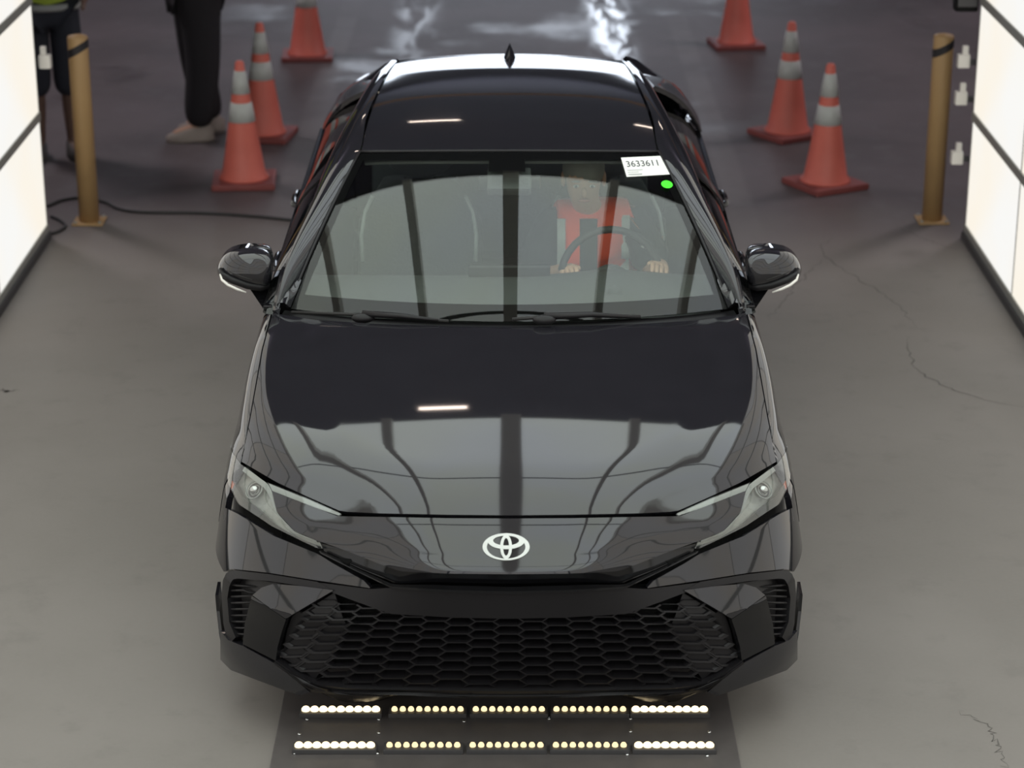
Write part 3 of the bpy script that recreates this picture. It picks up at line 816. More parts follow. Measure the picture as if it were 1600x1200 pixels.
# trim along the top of the windshield
tube('windshield_trim', [WS(u, 1.0) + np.array([0, .006, .002]) for u in np.linspace(-1, 1, 24)], .006, M['satin'], car, 6)
# pillars and roof rails
outer = [(.812, 1.44, .985), (.793, 1.6, 1.086), (.726, 1.95, 1.215), (.682, 2.3, 1.300), (.622, 2.9, 1.345), (.594, 3.3, 1.335), (.560, 3.72, 1.300)]
O = spline(outer, 60)
inn = [WS(1, v) + np.array([.004, 0, .002]) for v in (0, .25, .5, .75, 1)] + [np.array([xe(np.array([y]))[0] + .004, y, zr(np.array([y]))[0] - .026]) for y in (2.5, 2.9, 3.3, 3.72)]
I = spline(inn, 60)
rows = []
for t in np.linspace(0, 1, 14):
    P = I * (1 - t) + O * t; bul = .026 * math.sin(math.pi * t) ** .8
    P = P + np.array([.25, -.35, 1.0]) * bul * (1 if True else 0); rows.append(P)
rows.append(O + np.array([-.012, 0, -.02]))
Gp = np.array(rows)[:, :, :]; Gp[..., 0] *= 1
Np = gn(Gp); Np *= np.sign(Np[..., 2:3] + .3 * Np[..., 0:1])
sheet('roof_pillar', Gp, .012, M['paint'], car, Np); sheet('roof_pillar', mirG(Gp), .012, M['paint'], car, mirG(Np))
for s in (-1, 1):
    tube('windshield_trim', [(s * (WS(1, v)[0] + .002), WS(1, v)[1], WS(1, v)[2] + .004) for v in np.linspace(0, 1, 12)], .006, M['satin'], car, 6)
    # side glass
    ot = spline([(a - .012, b, c - .02) for a, b, c in outer[:6]], 40)
    bl = np.array([(.845, y, .985) for y in np.linspace(1.44, 4.0, 40)]); 
    rows = [ot * (1 - t) + bl * t + np.array([.03 * math.sin(math.pi * t), 0, 0]) for t in np.linspace(0, 1, 8)]
    Gg = np.array(rows); Gg[..., 0] *= s
    gridsurf('side_window', Gg, M['side_glass'], car)
    k = 17; sheet('door_pillar', Gg[:, k:k + 3] + np.array([s * .006, 0, 0]), .006, M['gloss'], car)
    # rear pillar
    a = np.array([(.594, 3.3, 1.335), (.575, 3.5, 1.32), (.555, 3.74, 1.30), (.49, 3.74, 1.37)]); b = np.array([(.845, 3.95, .985), (.84, 4.15, 1.01), (.79, 4.33, 1.045), (.66, 4.33, 1.08)])
    a = spline(a, 12); b = spline(b, 12); g = np.array([a * (1 - t) + b * t + np.array([.02, 0, .03]) * math.sin(math.pi * t) for t in np.linspace(0, 1, 10)]); g[..., 0] *= s
    sheet('rear_pillar', g, .02, M['paint'], car)
    box('shoulder_trim', (s * .842, 2.75, .982), (.03, 2.55, .018), M['gloss'], car, .004)
rg = np.array([[(u * (.485 + .17 * t), 3.72 + .61 * t + .02 * math.sin(3.14 * t), 1.395 - .028 * u * u - .30 * t + .03 * math.sin(math.pi * t)) for u in np.linspace(-1, 1, 20)] for t in np.linspace(0, 1, 12)])
gridsurf('rear_window', rg, M['side_glass'], car)
sheet('parcel_shelf', np.array([[(x, y, .97) for x in np.linspace(-.75, .75, 6)] for y in np.linspace(3.6, 4.35, 4)]), .02, M['dash'], car)
# roof aerial
v = []
for t, hw, h in ((0, .004, .004), (.03, .016, .022), (.06, .022, .045), (.10, .026, .062), (.12, .024, .050), (.13, .02, .0)):
    v += [(-hw, 3.40 + t, 1.428), (0, 3.40 + t, 1.428 + h), (hw, 3.40 + t, 1.428)]
f = []
for i in range(5):
    for j in range(3): a, b = i * 3 + j, i * 3 + (j + 1) % 3; f.append((a, b, b + 3, a + 3))
o = pyd('roof_aerial', v, f + [(0, 1, 2), (15, 16, 17)], M['gloss'], car)
bm = bmesh.new(); bm.from_mesh(o.data); bmesh.ops.recalc_face_normals(bm, faces=bm.faces); bm.to_mesh(o.data); bm.free()

# door mirrors
def mirror_(s):
    # cap: grid of a rounded wedge
    ym = 1.66
    ol = [(372, 402), (374, 395), (380, 390), (395, 388), (420, 389), (438, 394), (450, 404), (456, 417), (456, 428), (452, 434)]
    lo = [(372, 402), (371, 420), (372, 440), (378, 449), (390, 448), (408, 445), (425, 441), (438, 438), (448, 436), (452, 434)]
    nn = 26; To = spline(ol, nn); Lo = spline(lo, nn); V = []; nt2 = 13; G = []
    for t in np.linspace(0, 1, nt2):
        row = []
        for i in range(nn):
            q = To[i] * (1 - t) + Lo[i] * t; u = i / (nn - 1)
            edge = max(0, 1 - (2 * t - 1) ** 2) ** .5 * max(0, 1 - (abs(2 * u - 1)) ** 4) ** .5
            p = at_y(-q[0], q[1], ym + .10 * (u ** 3) - .075 * edge + .065 * (1 - t)); row.append(p)
        G.append(row)
    G = np.array(G)
    if s > 0: G = mirG(G)
    nv, nu = G.shape[:2]
    V = list(G.reshape(-1, 3)); f = [(i * nu + j, i * nu + j + 1, (i + 1) * nu + j + 1, (i + 1) * nu + j) for i in range(nv - 1) for j in range(nu - 1)]
    # back half
    n0 = len(V); Gb = G.copy(); 
    c = G.mean(axis=(0, 1))
    Gb[..., 1] = np.maximum(G[..., 1], ym + .0) + .07; Gb[..., 0] = c[0] + (G[..., 0] - c[0]) * .97; Gb[..., 2] = c[2] + (G[..., 2] - c[2]) * .95
    V += list(Gb.reshape(-1, 3)); f += [tuple(x + n0 for x in q[::-1]) for q in f[:]]
    rim = [(0, j) for j in range(nu)] + [(i, nu - 1) for i in range(1, nv)] + [(nv - 1, j) for j in range(nu - 2, -1, -1)] + [(i, 0) for i in range(nv - 2, 0, -1)]
    for k in range(len(rim)):
        a = rim[k][0] * nu + rim[k][1]; b = rim[(k + 1) % len(rim)]; b = b[0] * nu + b[1]; f.append((b, a, a + n0, b + n0))
    o = pyd('door_mirror', V, f, M['paint'], car, True)
    bm = bmesh.new(); bm.from_mesh(o.data); bmesh.ops.remove_doubles(bm, verts=bm.verts, dist=.0008); bmesh.ops.recalc_face_normals(bm, faces=bm.faces); bm.to_mesh(o.data); bm.free()
    pts = [at_y(-x, y, ym - .025 + .0 * x) for x, y in ((372, 450), (390, 452), (410, 449), (435, 441), (450, 436), (455, 430))]
    pts[-1][1] += .04; pts[-2][1] += .015
    if s > 0: pts = [np.array([-p[0], p[1], p[2]]) for p in pts]
    pu = [p + np.array([0, .03, 0]) for p in pts]
    tube('mirror_lower', pu, [.012, .017, .017, .015, .012, .008], M['satin'], o, 8)
    pts = [at_y(-x, y, ym - .036) for x, y in ((411, 457), (425, 452), (440, 446), (450, 440), (454, 434))]
    for i, d in enumerate((0, .0, .006, .02, .04)): pts[i][1] += d
    if s > 0: pts = [np.array([-p[0], p[1], p[2]]) for p in pts]
    tube('turn_signal', pts, [.003, .005, .005, .005, .003], M['white'], o, 6)
    # stalk
    a = [at_y(-405, 452, 1.70), at_y(-374, 452, 1.70), at_y(-366, 492, 1.60), at_y(-378, 492, 1.60)]
    V = []
    for p in a:
        for dy in (0, .06): V.append((p[0] * (1 if s < 0 else -1), p[1] + dy, p[2]))
    f = [(0, 2, 4, 6), (1, 3, 5, 7), (0, 1, 3, 2), (2, 3, 5, 4), (4, 5, 7, 6), (6, 7, 1, 0)]
    q = pyd('mirror_stalk', V, f, M['gloss'], o); bm = bmesh.new(); bm.from_mesh(q.data); bmesh.ops.recalc_face_normals(bm, faces=bm.faces); bm.to_mesh(q.data); bm.free()
    g = c + np.array([0, .08, 0]); box('mirror_glass', (g[0], ym + .115, g[2] - .052), (.14, .004, .08), M['chrome'], o, .001)
mirror_(-1); mirror_(1)

# ---------------- cabin
Gd = np.array([[(x, 1.42 + .55 * t + .05 * (x / .7) ** 2 * (1 - t), .955 + .02 * math.sin(math.pi * t) - (.05 if t > .95 else 0) + .025 * math.exp(-((x - .38) / .18) ** 2) * t) for x in np.linspace(-.74, .74, 40)] for t in np.linspace(0, 1, 12)])
sheet('dashboard', Gd, .10, M['dash'], car)
box('centre_screen', (0, 1.90, .93), (.30, .03, .16), M['gloss'], car, .01)
box('centre_console', (0, 2.45, .50), (.20, 1.0, .28), M['dash'], car, .03)
def seat(x, y):
    b = empty('seat', (x, y, 0)); b.parent = car
    def cush(nm, c, s, rot, bev, m='seat'):
        return box(nm, c, s, M[m], b, bev, rot)
    rr = Matrix.Rotation(R(-18), 4, 'X')
    cush('seat_cushion', (0, -.02, .50), (.50, .52, .15), Matrix.Rotation(R(6), 4, 'X'), .05)
    # shaped backrest as a loft
    rows = []
    for t in np.linspace(0, 1, 12):
        z = .52 + .56 * t; w_ = .24 + .01 * math.sin(math.pi * t) - .09 * max(0, t - .72) / .28; yb2 = .24 + .16 * t; r = []
        for a in np.linspace(0, 2 * math.pi, 25)[:-1]:
            ca, sa = math.cos(a), math.sin(a)
            r.append((w_ * np.sign(ca) * abs(ca) ** .55, yb2 + .065 * np.sign(sa) * abs(sa) ** .6 + (-.03 * (abs(ca) ** 6) if sa < 0 else 0), z))
        rows.append(r)
    v = [p for r in rows for p in r]; n = 24; f = []
    for i in range(11):
        for j in range(n): a_, b_ = i * n + j, i * n + (j + 1) % n; f.append((a_, b_, b_ + n, a_ + n))
    f.append(tuple(range(n))[::-1]); f.append(tuple(11 * n + j for j in range(n)))
    bk = pyd('backrest', v, f, M['seat'], b, True)
    for sx in (-1, 1):
        tube('piping', [(sx * .225, .29 - .10, .80), (sx * .228, .21, .90), (sx * .215, .26, .98), (sx * .185, .29, 1.04)], .008, M['piping'], bk, 6)
    hr = ellipsoid('headrest', (0, .42, 1.165), (.135, .055, .085), M['seat'], b, n=20)
    for sx in (-1, 1): tube('headrest_post', [(sx * .06, .42, 1.03), (sx * .06, .42, 1.14)], .006, M['chrome'], hr, 6)
seat(-.36, 2.42); seat(.38, 2.42)
box('rear_bench', (0, 3.25, .48), (1.2, .5, .16), M['seat'], car, .05)
box('rear_backrest', (0, 3.56, .76), (1.2, .14, .5), M['seat'], car, .05, Matrix.Rotation(R(-18), 4, 'X'))
# steering wheel
sw = empty('steering_wheel', (.375, 1.985, .925)); sw.parent = car; sw.rotation_euler = (R(-24), 0, 0)
pts = [(.185 * math.cos(a), 0, .185 * math.sin(a)) for a in np.linspace(0, 2 * math.pi, 33)[:-1]]
tube('rim', pts, .014, M['rubber'], sw, 8, close=True)
ellipsoid('hub', (0, -.01, -.01), (.075, .03, .065), M['dash'], sw)
for a in (0, 180, 270): tube('spoke', [(.06 * math.cos(R(a)), 0, .06 * math.sin(R(a)) - .01), (.18 * math.cos(R(a)), 0, .18 * math.sin(R(a)))], .012, M['satin'], sw, 6)
tube('column', [(0, -.02, -.02), (0, -.35, -.10)], .03, M['dash'], sw, 8)
# inside mirror with sensor housing
im = box('inside_mirror', (0, 2.12, 1.255), (.23, .02, .055), M['gloss'], car, .01)
Gm = np.array([[(x * (.055 + .035 * t), 1.93 + .02 * t, 1.27 + .04 * t) for x in (-1, 0, 1)] for t in (0, .5, 1)])
box('sensor_housing', (0, 1.98, 1.30), (.16, .12, .035), M['dash'], im, .012, Matrix.Rotation(R(26), 4, 'X'))
tube('mirror_stem', [(0, 2.02, 1.30), (0, 2.11, 1.265)], .01, M['dash'], im, 6)
for s in (-1, 1): box('sun_visor', (s * .33, 2.24, 1.365), (.38, .16, .015), M['liner'], car, .005, Matrix.Rotation(R(8), 4, 'X'))

# windshield sticker
def ws_at(px, py):
    d = rdir(px, py); best = None; u, v = px / 260, .9
    for _ in range(40):
        p = WS(u, v); q = p - ORI; k = FPX / (q @ np.array([0, math.cos(TH), -math.sin(TH)])); X = q[0] * k; Y = 600 - (q @ np.array([0, math.sin(TH), math.cos(TH)])) * k
        u += (px - X) / 260; v += (Y - py) / 250
    return WS(u, v), u, v
c4 = [ws_at(*p)[0] for p in ((174, 248), (242, 245), (251, 274), (183, 278))]
up = np.cross(c4[1] - c4[0], c4[3] - c4[0]); up /= np.linalg.norm(up); up *= np.sign(up[2]); hgt = up * .004
V = [p + hgt for p in c4] + [p + hgt * 1.3 for p in c4]
st = pyd('window_sticker', V, [(0, 1, 2, 3), (7, 6, 5, 4), (0, 4, 5, 1), (1, 5, 6, 2), (2, 6, 7, 3), (3, 7, 4, 0)], M['sticker'], car)
bm = bmesh.new(); bm.from_mesh(st.data); bmesh.ops.recalc_face_normals(bm, faces=bm.faces); bm.to_mesh(st.data); bm.free()
st['label'] = 'white sticker printed 3633611'
ex = (c4[1] - c4[0]); ey = (c4[0] - c4[3]); wx, wy = np.linalg.norm(ex), np.linalg.norm(ey); ex /= wx; ey -= ex * (ex @ ey); ey /= np.linalg.norm(ey)
def text(s, size, org, sx=1):
    cu = bpy.data.curves.new('lettering', 'FONT'); cu.body = s; cu.size = size; cu.extrude = .0002; cu.align_x = 'LEFT'
    o = bpy.data.objects.new('lettering', cu); COL.objects.link(o); dg = bpy.context.evaluated_depsgraph_get()
    me = bpy.data.meshes.new_from_object(o.evaluated_get(dg)); bpy.data.objects.remove(o)
    xs = [v.co.x for v in me.vertices]; w0_ = max(xs) - min(xs)
    shx = (c4[0] - c4[3]) / wy
    for v in me.vertices:
        x, y, z = v.co; p = np.array(org) + ex * (x * sx) + shx * y + up * (z + .0008); v.co = tuple(p)
    me.materials.clear(); o = link('lettering', me, M['ink'], st); return o, w0_
base = c4[3] + hgt * 1.3
o, wd = text('3633611', .046, base + ex * wx * .06 + (c4[0] - c4[3]) * .50, 1.0)
sc_ = wx * .72 / wd
bpy.data.objects.remove(o); text('3633611', .050, base + ex * wx * .06 + (c4[0] - c4[3]) * .50, wx * .72 / (wd * .050 / .046))
for (a, b, c, d) in ((.05, .40, .30, .335), (.05, .30, .20, .23), (.05, .36, .07, .13)):
    q = [base + ex * wx * x + (c4[0] - c4[3]) * y + up * .0009 for x, y in ((a, c), (b, c), (b, d), (a, d))]; pyd('small_print', q, [(0, 1, 2, 3)], M['refl'], st)
cg, u0, v0 = ws_at(246, 289)
tu = (ws_at(255, 290)[0] - cg); tv = (ws_at(246, 283)[0] - cg)
pyd('green_dot_sticker', [cg + up * .003] + [cg + up * .003 + tu * math.cos(a) + tv * math.sin(a) for a in np.linspace(0, 2 * math.pi, 25)[:-1]],
    [(0, i + 1, (i + 1) % 24 + 1) for i in range(24)], M['green'], car)['label'] = 'round bright green dot sticker'

# ================================================================== PEOPLE
def skin(name, J, E, m, parent=None, sub=2, root=0, extra=None):
    """J: list of (x,y,z,r or (rx,ry)); E: edges"""
    me = bpy.data.meshes.new(name); me.from_pydata([j[:3] for j in J], E, []); me.update()
    o = bpy.data.objects.new(name, me); COL.objects.link(o)
    md = o.modifiers.new('skin', 'SKIN'); md.use_smooth_shade = True
    for i, j in enumerate(J):
        r = j[3] if isinstance(j[3], tuple) else (j[3], j[3]); me.skin_vertices[0].data[i].radius = r
        me.skin_vertices[0].data[i].use_root = (i == root)
    s = o.modifiers.new('sub', 'SUBSURF'); s.levels = sub; s.render_levels = sub
    dg = bpy.context.evaluated_depsgraph_get(); out = bpy.data.meshes.new_from_object(o.evaluated_get(dg))
    bpy.data.objects.remove(o)
    for p in out.polygons: p.use_smooth = True
    out.materials.clear(); out.materials.append(m)
    q = bpy.data.objects.new(name, out); COL.objects.link(q)
    if parent: q.parent = parent
    return q
def hand(J, E, wi, w_, dirv, curl, side):
    """five fingers rooted in the palm at wrist index wi; dirv finger direction, curl direction, side = thumb direction"""
    w_ = Vector(w_); d = Vector(dirv).normalized(); c = Vector(curl).normalized(); t = Vector(side).normalized()
    palm = w_ + d * .055; J.append((*palm, (.034, .018))); pi = len(J) - 1; E.append((wi, pi))
    for k, ln in enumerate((.060, .072, .076, .066)):
        o = t * (.030 - .020 * k); a = palm + o * .9 + d * .03; b = a + d * ln * .5 + c * .012; e = b + d * ln * .15 + c * ln * .45
        J += [(*a, .010), (*b, .009), (*e, .007)]; n = len(J); E += [(pi, n - 3), (n - 3, n - 2), (n - 2, n - 1)]
    a = w_ + d * .03 + t * .034; b = a + d * .03 + t * .012 + c * .008; J += [(*a, .012), (*b, .009)]; n = len(J); E += [(pi, n - 2), (n - 2, n - 1)]
def face(par, c, yaw, tilt, hairm, sc_=1.0, body=None):
    """details on a head centred at c looking along -y turned by yaw"""
    Rm = Matrix.Rotation(yaw, 3, 'Z') @ Matrix.Rotation(tilt, 3, 'X'); c = Vector(c)
    def P(x, y, z): return c + Rm @ Vector((x, y, z)) * sc_
    for s in (-1, 1):
        e = ellipsoid('eye', P(s * .031, -.086, .01), (.011, .007, .006), M['eye'], par, Rm, 10)
        ellipsoid('pupil', P(s * .031, -.092, .01), (.005, .003, .005), M['cloth_b'], e, Rm, 8)
        ellipsoid('eyebrow', P(s * .031, -.089, .030), (.019, .005, .004), hairm, par, Rm, 8)
        ellipsoid('ear', P(s * .078, .01, .0), (.010, .020, .032), M['skin'], par, Rm, 10)
    ellipsoid('nose', P(0, -.098, -.015), (.013, .018, .022), M['skin'], par, Rm, 10)
    ellipsoid('mouth', P(0, -.086, -.050), (.024, .007, .007), M['lip'], par, Rm, 10)
    h = ellipsoid('hair', P(0, .022, .038), (.082, .092, .088), hairm, par, Rm, 20)
    return h

def head_chain(J, E, ni, n, c, yaw=0):
    """neck index ni at n; head centred at c"""
    c = Vector(c); n = Vector(n); d = Vector((math.sin(yaw), -math.cos(yaw), 0))
    J += [(*(n * .35 + (c - Vector((0, 0, .07))) * .65), (.055, .055)), (*(c + Vector((0, 0, -.045)) + d * .012), (.062, .075)), (*(c + Vector((0, 0, .02))), (.076, .092)), (*(c + Vector((0, 0, .085))), (.060, .072))]
    k = len(J); E += [(ni, k - 4), (k - 4, k - 3), (k - 3, k - 2), (k - 2, k - 1)]

# driver, seated
def driver():
    J = [(.36, 2.52, .58, (.16, .12))]; E = []
    def add(p, r, par): J.append((*p, r)); E.append((par, len(J) - 1)); return len(J) - 1
    sp = add((.34, 2.55, .76), (.15, .11), 0); ch = add((.315, 2.52, .93), (.15, .10), sp); nk = add((.30, 2.49, 1.045), (.058, .058), ch)
    head_chain(J, E, nk, (.30, 2.49, 1.045), (.275, 2.43, 1.185))
    for s, el, wr in ((-1, (.075, 2.32, .80), (.20, 2.07, .935)), (1, (.565, 2.32, .82), (.555, 2.06, .955))):
        sh = add((.315 + s * .17, 2.51, .985), .062, ch); e = add(el, .046, sh)
        mid = add(tuple((np.array(el) + np.array(wr)) / 2), .040, e); wj = add(wr, .028, mid)
        hand(J, E, wj, wr, (-s * .1, -.85, .25), (0, -.2, -1), (-s, 0, .3))
        hp = add((.36 + s * .10, 2.45, .56), .085, 0); kn = add((.36 + s * .13, 2.0, .66), .065, hp); an = add((.36 + s * .12, 1.72, .42), .042, kn); add((.36 + s * .12, 1.60, .42), .035, an)
    b = skin('person', J, E, M['skin'], None)
    tag(b, 'person in an orange safety vest seated at the steering wheel of the black sedan', 'person')
    face(b, (.275, 2.425, 1.185), 0, R(8), M['hair'])
    # shirt, vest, trousers
    T = [(.355, 2.53, .60, (.175, .135)), (.34, 2.55, .76, (.165, .125)), (.315, 2.52, .92, (.165, .115)), (.305, 2.50, 1.015, (.075, .07))]
    Et = [(0, 1), (1, 2), (2, 3)]
    for s, mid in ((-1, (.085, 2.35, .82)), (1, (.56, 2.35, .84))):
        T += [(.315 + s * .165, 2.51, .98, .088), (*mid, .080)]; n = len(T); Et += [(2, n - 2), (n - 2, n - 1)]
    skin('shirt', T, Et, M['shirt'], b)
    V_ = [(.355, 2.53, .60, (.20, .16)), (.34, 2.55, .76, (.20, .16)), (.315, 2.52, .90, (.215, .16)), (.312, 2.515, .97, (.19, .13))]
    V_ += [(.165, 2.51, .985, .105), (.465, 2.51, .985, .105)]
    vest = skin('vest', V_, [(0, 1), (1, 2), (2, 3), (3, 4), (3, 5)], M['vest_o'], b)
    for x, wdt in ((-.125, .016), (-.02, .034), (.125, .016)):
        pts = []
        dgv = vest.data
        for z in np.linspace(.70, 1.04, 14):
            c = [v.co for v in dgv.vertices if abs(v.co.x - (.315 + x)) < .03 and abs(v.co.z - z) < .03]
            if c: pts.append((.315 + x, min(p.y for p in c) - .004, z))
        if len(pts) > 3:
            v = []; f = []
            for p in pts: v += [(p[0] - wdt, p[1], p[2]), (p[0] + wdt, p[1], p[2])]
            for i in range(len(pts) - 1): f.append((2 * i, 2 * i + 1, 2 * i + 3, 2 * i + 2))
            pyd('reflective_stripe', v, f, M['refl'] if wdt < .02 else M['shirt'], vest, True)
    for k in (0, 1):
        a = Vector((.51 + .02 * k, 2.43 - .02 * k, .935 - .028 * k)); tube('sleeve_stripe', [a + Vector((-.03, -.055, .035)), a + Vector((.02, -.065, .01)), a + Vector((.05, -.03, -.03))], .006, M['stripe'], b, 6)
    Tr = [(.36, 2.52, .56, (.17, .13))]; Er = []
    for s in (-1, 1):
        Tr += [(.36 + s * .10, 2.42, .565, .095), (.36 + s * .13, 2.0, .665, .074), (.36 + s * .12, 1.74, .44, .055)]; n = len(Tr); Er += [(0, n - 3), (n - 3, n - 2), (n - 2, n - 1)]
    skin('trousers', Tr, Er, M['cloth_b'], b)
    return b
driver()

def stander(base, yaw, lab, lower, vest_m, legs, shoe_m, arms, hairm, bare=False):
    """legs: list of (hip, knee, ankle, toe) offsets; drawn facing -y, then turned by yaw about the base"""
    J = [(0, 0, .96, (.15, .11))]; E = []
    def add(p, r, par, JJ=J, EE=E): JJ.append((*p, r)); EE.append((par, len(JJ) - 1)); return len(JJ) - 1
    sp = add((0, .0, 1.14), (.14, .10), 0); ch = add((0, .0, 1.34), (.16, .105), sp); nk = add((0, -.005, 1.49), (.058, .058), ch)
    head_chain(J, E, nk, (0, -.005, 1.49), (0, -.02, 1.64))
    for s, (el, wr) in zip((-1, 1), arms):
        sh = add((s * .185, 0, 1.42), .058, ch); e = add(el, .043, sh); wj = add(wr, .028, e)
        dv = Vector(wr) - Vector(el); hand(J, E, wj, wr, dv, (0, -1, -.2), (-s * .3, -1, 0))
    for s, (hp, kn, an, toe) in zip((-1, 1), legs):
        h = add(hp, .085, 0); k = add(kn, .060, h); cf = add(tuple((np.array(kn) * .6 + np.array(an) * .4) + np.array([0, .012, 0])), .058, k); a = add(an, .038, cf); add(toe, .032, a)
    b = skin('person', J, E, M['skin_d'] if bare else M['skin'], None)
    tag(b, lab, 'person')
    face(b, (0, -.025, 1.64), 0, 0, hairm)
    Tr = [(0, 0, .97, (.165, .125))]; Er = []
    for (hp, kn, an, toe) in legs:
        if bare:
            e = tuple(np.array(kn) * .70 + np.array(an) * .30); Tr += [(*hp, .105), (*tuple((np.array(hp) + np.array(kn)) / 2), .100), (*e, .100)]; n = len(Tr); Er += [(0, n - 3), (n - 3, n - 2), (n - 2, n - 1)]
        else:
            Tr += [(*hp, .145), (*kn, .112), (an[0], an[1], an[2] - .015, .100)]; n = len(Tr); Er += [(0, n - 3), (n - 3, n - 2), (n - 2, n - 1)]
    skin('shorts' if bare else 'trousers', Tr, Er, lower, b)
    V_ = [(0, 0, .79, (.20, .16)), (0, 0, 1.14, (.19, .15)), (0, 0, 1.34, (.22, .16)), (0, 0, 1.43, (.18, .13))]
    for s in (-1, 1): V_.append((s * .17, 0, 1.43, .10))
    vest = skin('vest', V_, [(0, 1), (1, 2), (2, 3), (3, 4), (3, 5)], vest_m, b)
    for z, rx, ry in ((.93, .20, .16), (1.2, .19, .15)):
        tube('reflective_stripe', [(rx * math.cos(a), ry * math.sin(a), z) for a in np.linspace(0, 2 * math.pi, 25)[:-1]], .022, M['refl'], vest, 6, close=True)
    for s, (el, wr) in zip((-1, 1), arms):
        skin('sleeve', [(s * .17, 0, 1.42, .07), (s * .19, 0, 1.38, .066), (*tuple(np.array(el) * .9 + np.array([s * .185, 0, 1.42]) * .1), .056)], [(0, 1), (1, 2)], M['shirt'], b)
    for (hp, kn, an, toe) in legs:
        c = (np.array(an) + np.array(toe)) / 2; d = np.array(toe) - np.array(an); yaw_ = math.atan2(d[0], -d[1])
        rows = []; n = 16; v = []; f = []
        for i, (sc1, z) in enumerate(((1.0, .0), (1.04, .02), (1.0, .045), (.86, .075), (.6, .10))):
            for j in range(n):
                a = 2 * math.pi * j / n; lx = .050 * math.cos(a) * (1 + .12 * (math.sin(a) < 0)); ly = .145 * math.sin(a) - .05
                if i >= 3: ly = ly * (.85 if i == 3 else .55) + (.03 if i == 3 else .055)
                X = lx * sc1; Y = ly * sc1; v.append((an[0] + X * math.cos(yaw_) - Y * math.sin(yaw_), an[1] + X * math.sin(yaw_) + Y * math.cos(yaw_), an[2] - .085 + z))
        for i in range(4):
            for j in range(n): a, b2 = i * n + j, i * n + (j + 1) % n; f.append((a, b2, b2 + n, a + n))
        f.append(tuple(range(n))[::-1]); f.append(tuple(4 * n + j for j in range(n))); pyd('shoe', v, f, shoe_m, b, True)
    b.location = base; b.rotation_euler = (0, 0, yaw); return b
p1 = at_z(88, 250); p2 = at_z(314, 214)
stander((p1[0], p1[1] + .05, 0), R(12), 'person in lime vest and dark knee-length shorts behind the left bollard', M['navy'], M['vest_y'],
        [((-.09, 0, .90), (-.10, -.01, .48), (-.10, .03, .085), (-.13, -.12, .04)), ((.09, 0, .90), (.10, -.01, .48), (.10, .03, .085), (.13, -.12, .04))],
        M['shoe_d'], [((-.26, .03, 1.13), (-.22, -.18, 1.02)), ((.26, .03, 1.13), (.22, -.18, 1.02))], M['hair_d'], True)
stander((p2[0], p2[1], 0), R(-78), 'person in black trousers and lime vest standing beyond the left cones', M['cloth_b'], M['vest_y'],
        [((-.08, -.01, .90), (-.10, .0, .50), (-.13, .07, .085), (-.14, -.08, .04)), ((.08, .02, .90), (.10, .03, .49), (.09, -.02, .085), (.09, -.18, .04))],
        M['shoe'], [((-.24, -.02, 1.13), (-.18, -.22, 1.08)), ((.24, -.02, 1.13), (.18, -.22, 1.08))], M['hair_d'])

# ================================================================== CONES
def cone(loc, rz, tilt, lab):
    e = empty('traffic_cone', loc, R(rz), label=lab, cat='traffic cone', group='traffic cones behind the booth')
    bm = bmesh.new(); box_bm(bm, (0, 0, .018), (.36, .36, .036), .010); bmobj('base', bm, M['cone_base'], e)
    prof = lambda z: .128 - (.128 - .022) * (z / .675)
    lathe('cone_body', [(.145, .0), (.140, .012), (prof(.02), .03), (prof(.2), .2), (prof(.4), .4), (prof(.6), .6), (.024, .672), (.016, .680)], M['orange'], e, 28, loc=(0, 0, .034))
    for a, b in ((.335, .445), (.495, .625)): 
        lathe('reflective_collar', [(prof(a) , a), (prof(a) + .003, a + .001), (prof(b) + .003, b - .001), (prof(b), b)], M['collar'], e, 28, loc=(0, 0, .034))
    return e
for (px_, py_, rz, lab) in ((382, 286, 4, 'nearest orange cone on the left, standing beside the sedan'), (412, 214, -8, 'second orange cone on the left, half hidden by the nearest one'),
                            (481, 90, 3, 'farthest orange cone on the left, its tip cut by the photo top'), (1289, 291, 28, 'nearest orange cone on the right, between sedan and bollard'),
                            (1230, 212, 32, 'middle orange cone on the right, whole and set farther back'), (1150, 72, 8, 'farthest orange cone on the right, its tip cut by the photo top')):
    p = at_z(px_, py_); cone((p[0], p[1], 0), rz, 0, lab)

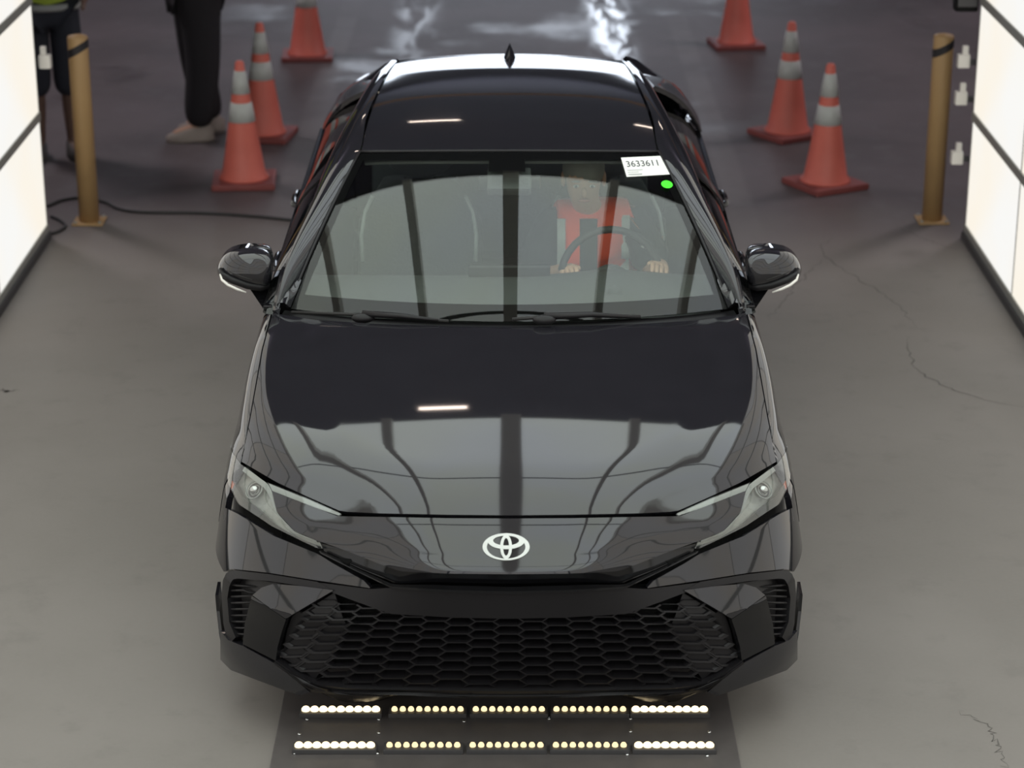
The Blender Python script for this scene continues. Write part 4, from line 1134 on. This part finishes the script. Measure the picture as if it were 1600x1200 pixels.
# ================================================================== BOLLARDS
def bollard(px_, py_, lab, mir):
    p = at_z(px_, py_); e = empty('bollard', (p[0], p[1], 0), label=lab, cat='bollard', group='yellow bollards at the end of the booth')
    lathe('post', [(.054, 0), (.054, 1.015), (.050, 1.022), (.046, 1.022)], M['bollard'], e, 28)
    lathe('cap', [(.046, 1.018), (.045, 1.024), (.02, 1.03)], M['bollard'], e, 20)
    box('base_plate', (0, 0, .006), (.165, .165, .010), M['bollard'], e, .003)
    for dx in (-1, 1):
        for dy in (-1, 1): lathe('bolt', [(.009, .012), (.009, .02), (.004, .022)], M['steel'], e, 8, loc=(dx * .066, dy * .066, 0))
    # slanted black tape round the top
    v = []; f = []; n = 32
    for j in range(n + 1):
        a = math.pi * 2 * j / n; z = .955 - mir * .030 * math.cos(a)
        for dz in (-.022, .022): v.append((.0556 * math.cos(a), .0556 * math.sin(a), z + dz))
    for j in range(n): f.append((2 * j, 2 * j + 2, 2 * j + 3, 2 * j + 1))
    pyd('black_tape', v, f, M['tape'], e, True)
bollard(140, 347, 'yellow steel bollard with black tape, beside the left lit wall', -1)
bollard(1456, 345, 'yellow steel bollard with black tape, beside the right lit wall', -1)

# small white junction boxes on the ends of the walls
def jbox(px_, py_, x, lab):
    d = rdir(px_ - 800, py_); p = ORI + d * ((YE + .06 + CD) / d[1])
    e = empty('junction_box', (x, YE + .01, p[2]), label=lab, cat='junction box', group='white boxes on the wall ends')
    s = -1 if x > 0 else 1
    box('bracket', (s * .012, .05, -.015), (.04, .03, .03), M['dark_steel'], e, .004)
    box('body', (s * .055, .05, -.01), (.062, .05, .070), M['white'], e, .008)
    box('plug', (s * .048, .05, .045), (.03, .03, .05), M['white'], e, .006)
    return e
jbox(1499, 92, 2.40, 'topmost white box on the end of the right lit wall'); jbox(1497, 150, 2.40, 'middle white box on the end of the right lit wall')
jbox(1490, 243, 2.40, 'lowest white box on the end of the right lit wall'); jbox(64, 93, -2.48, 'single white box on the end of the left lit wall')
e = empty('control_cabinet', (2.34, YE + .08, 1.20), label='dark box hanging on the end of the right lit wall at the photo top', cat='cabinet')
box('cabinet_body', (0, 0, .22), (.12, .10, .44), M['rough'], e, .02); box('cabinet_door', (0, -.054, .22), (.10, .008, .38), M['dark_steel'], e, .003)

# cables on the floor
P = [at_z(*p, .008) for p in ((74, 322), (100, 312), (130, 309), (165, 316), (185, 326), (215, 331), (320, 333), (400, 338), (470, 345), (560, 352))]
o = tube('floor_cable', spline(P, 60), .009, M['cable'], None, 6); tag(o, 'black cable running along the floor from the left bollard to the car', 'cable')
P = [at_z(*p, .008) for p in ((80, 338), (95, 345), (102, 354), (90, 362), (76, 366))]
o = tube('floor_cable', spline(P, 30), .009, M['cable'], None, 6); tag(o, 'short loop of black cable between left lit wall and bollard', 'cable')
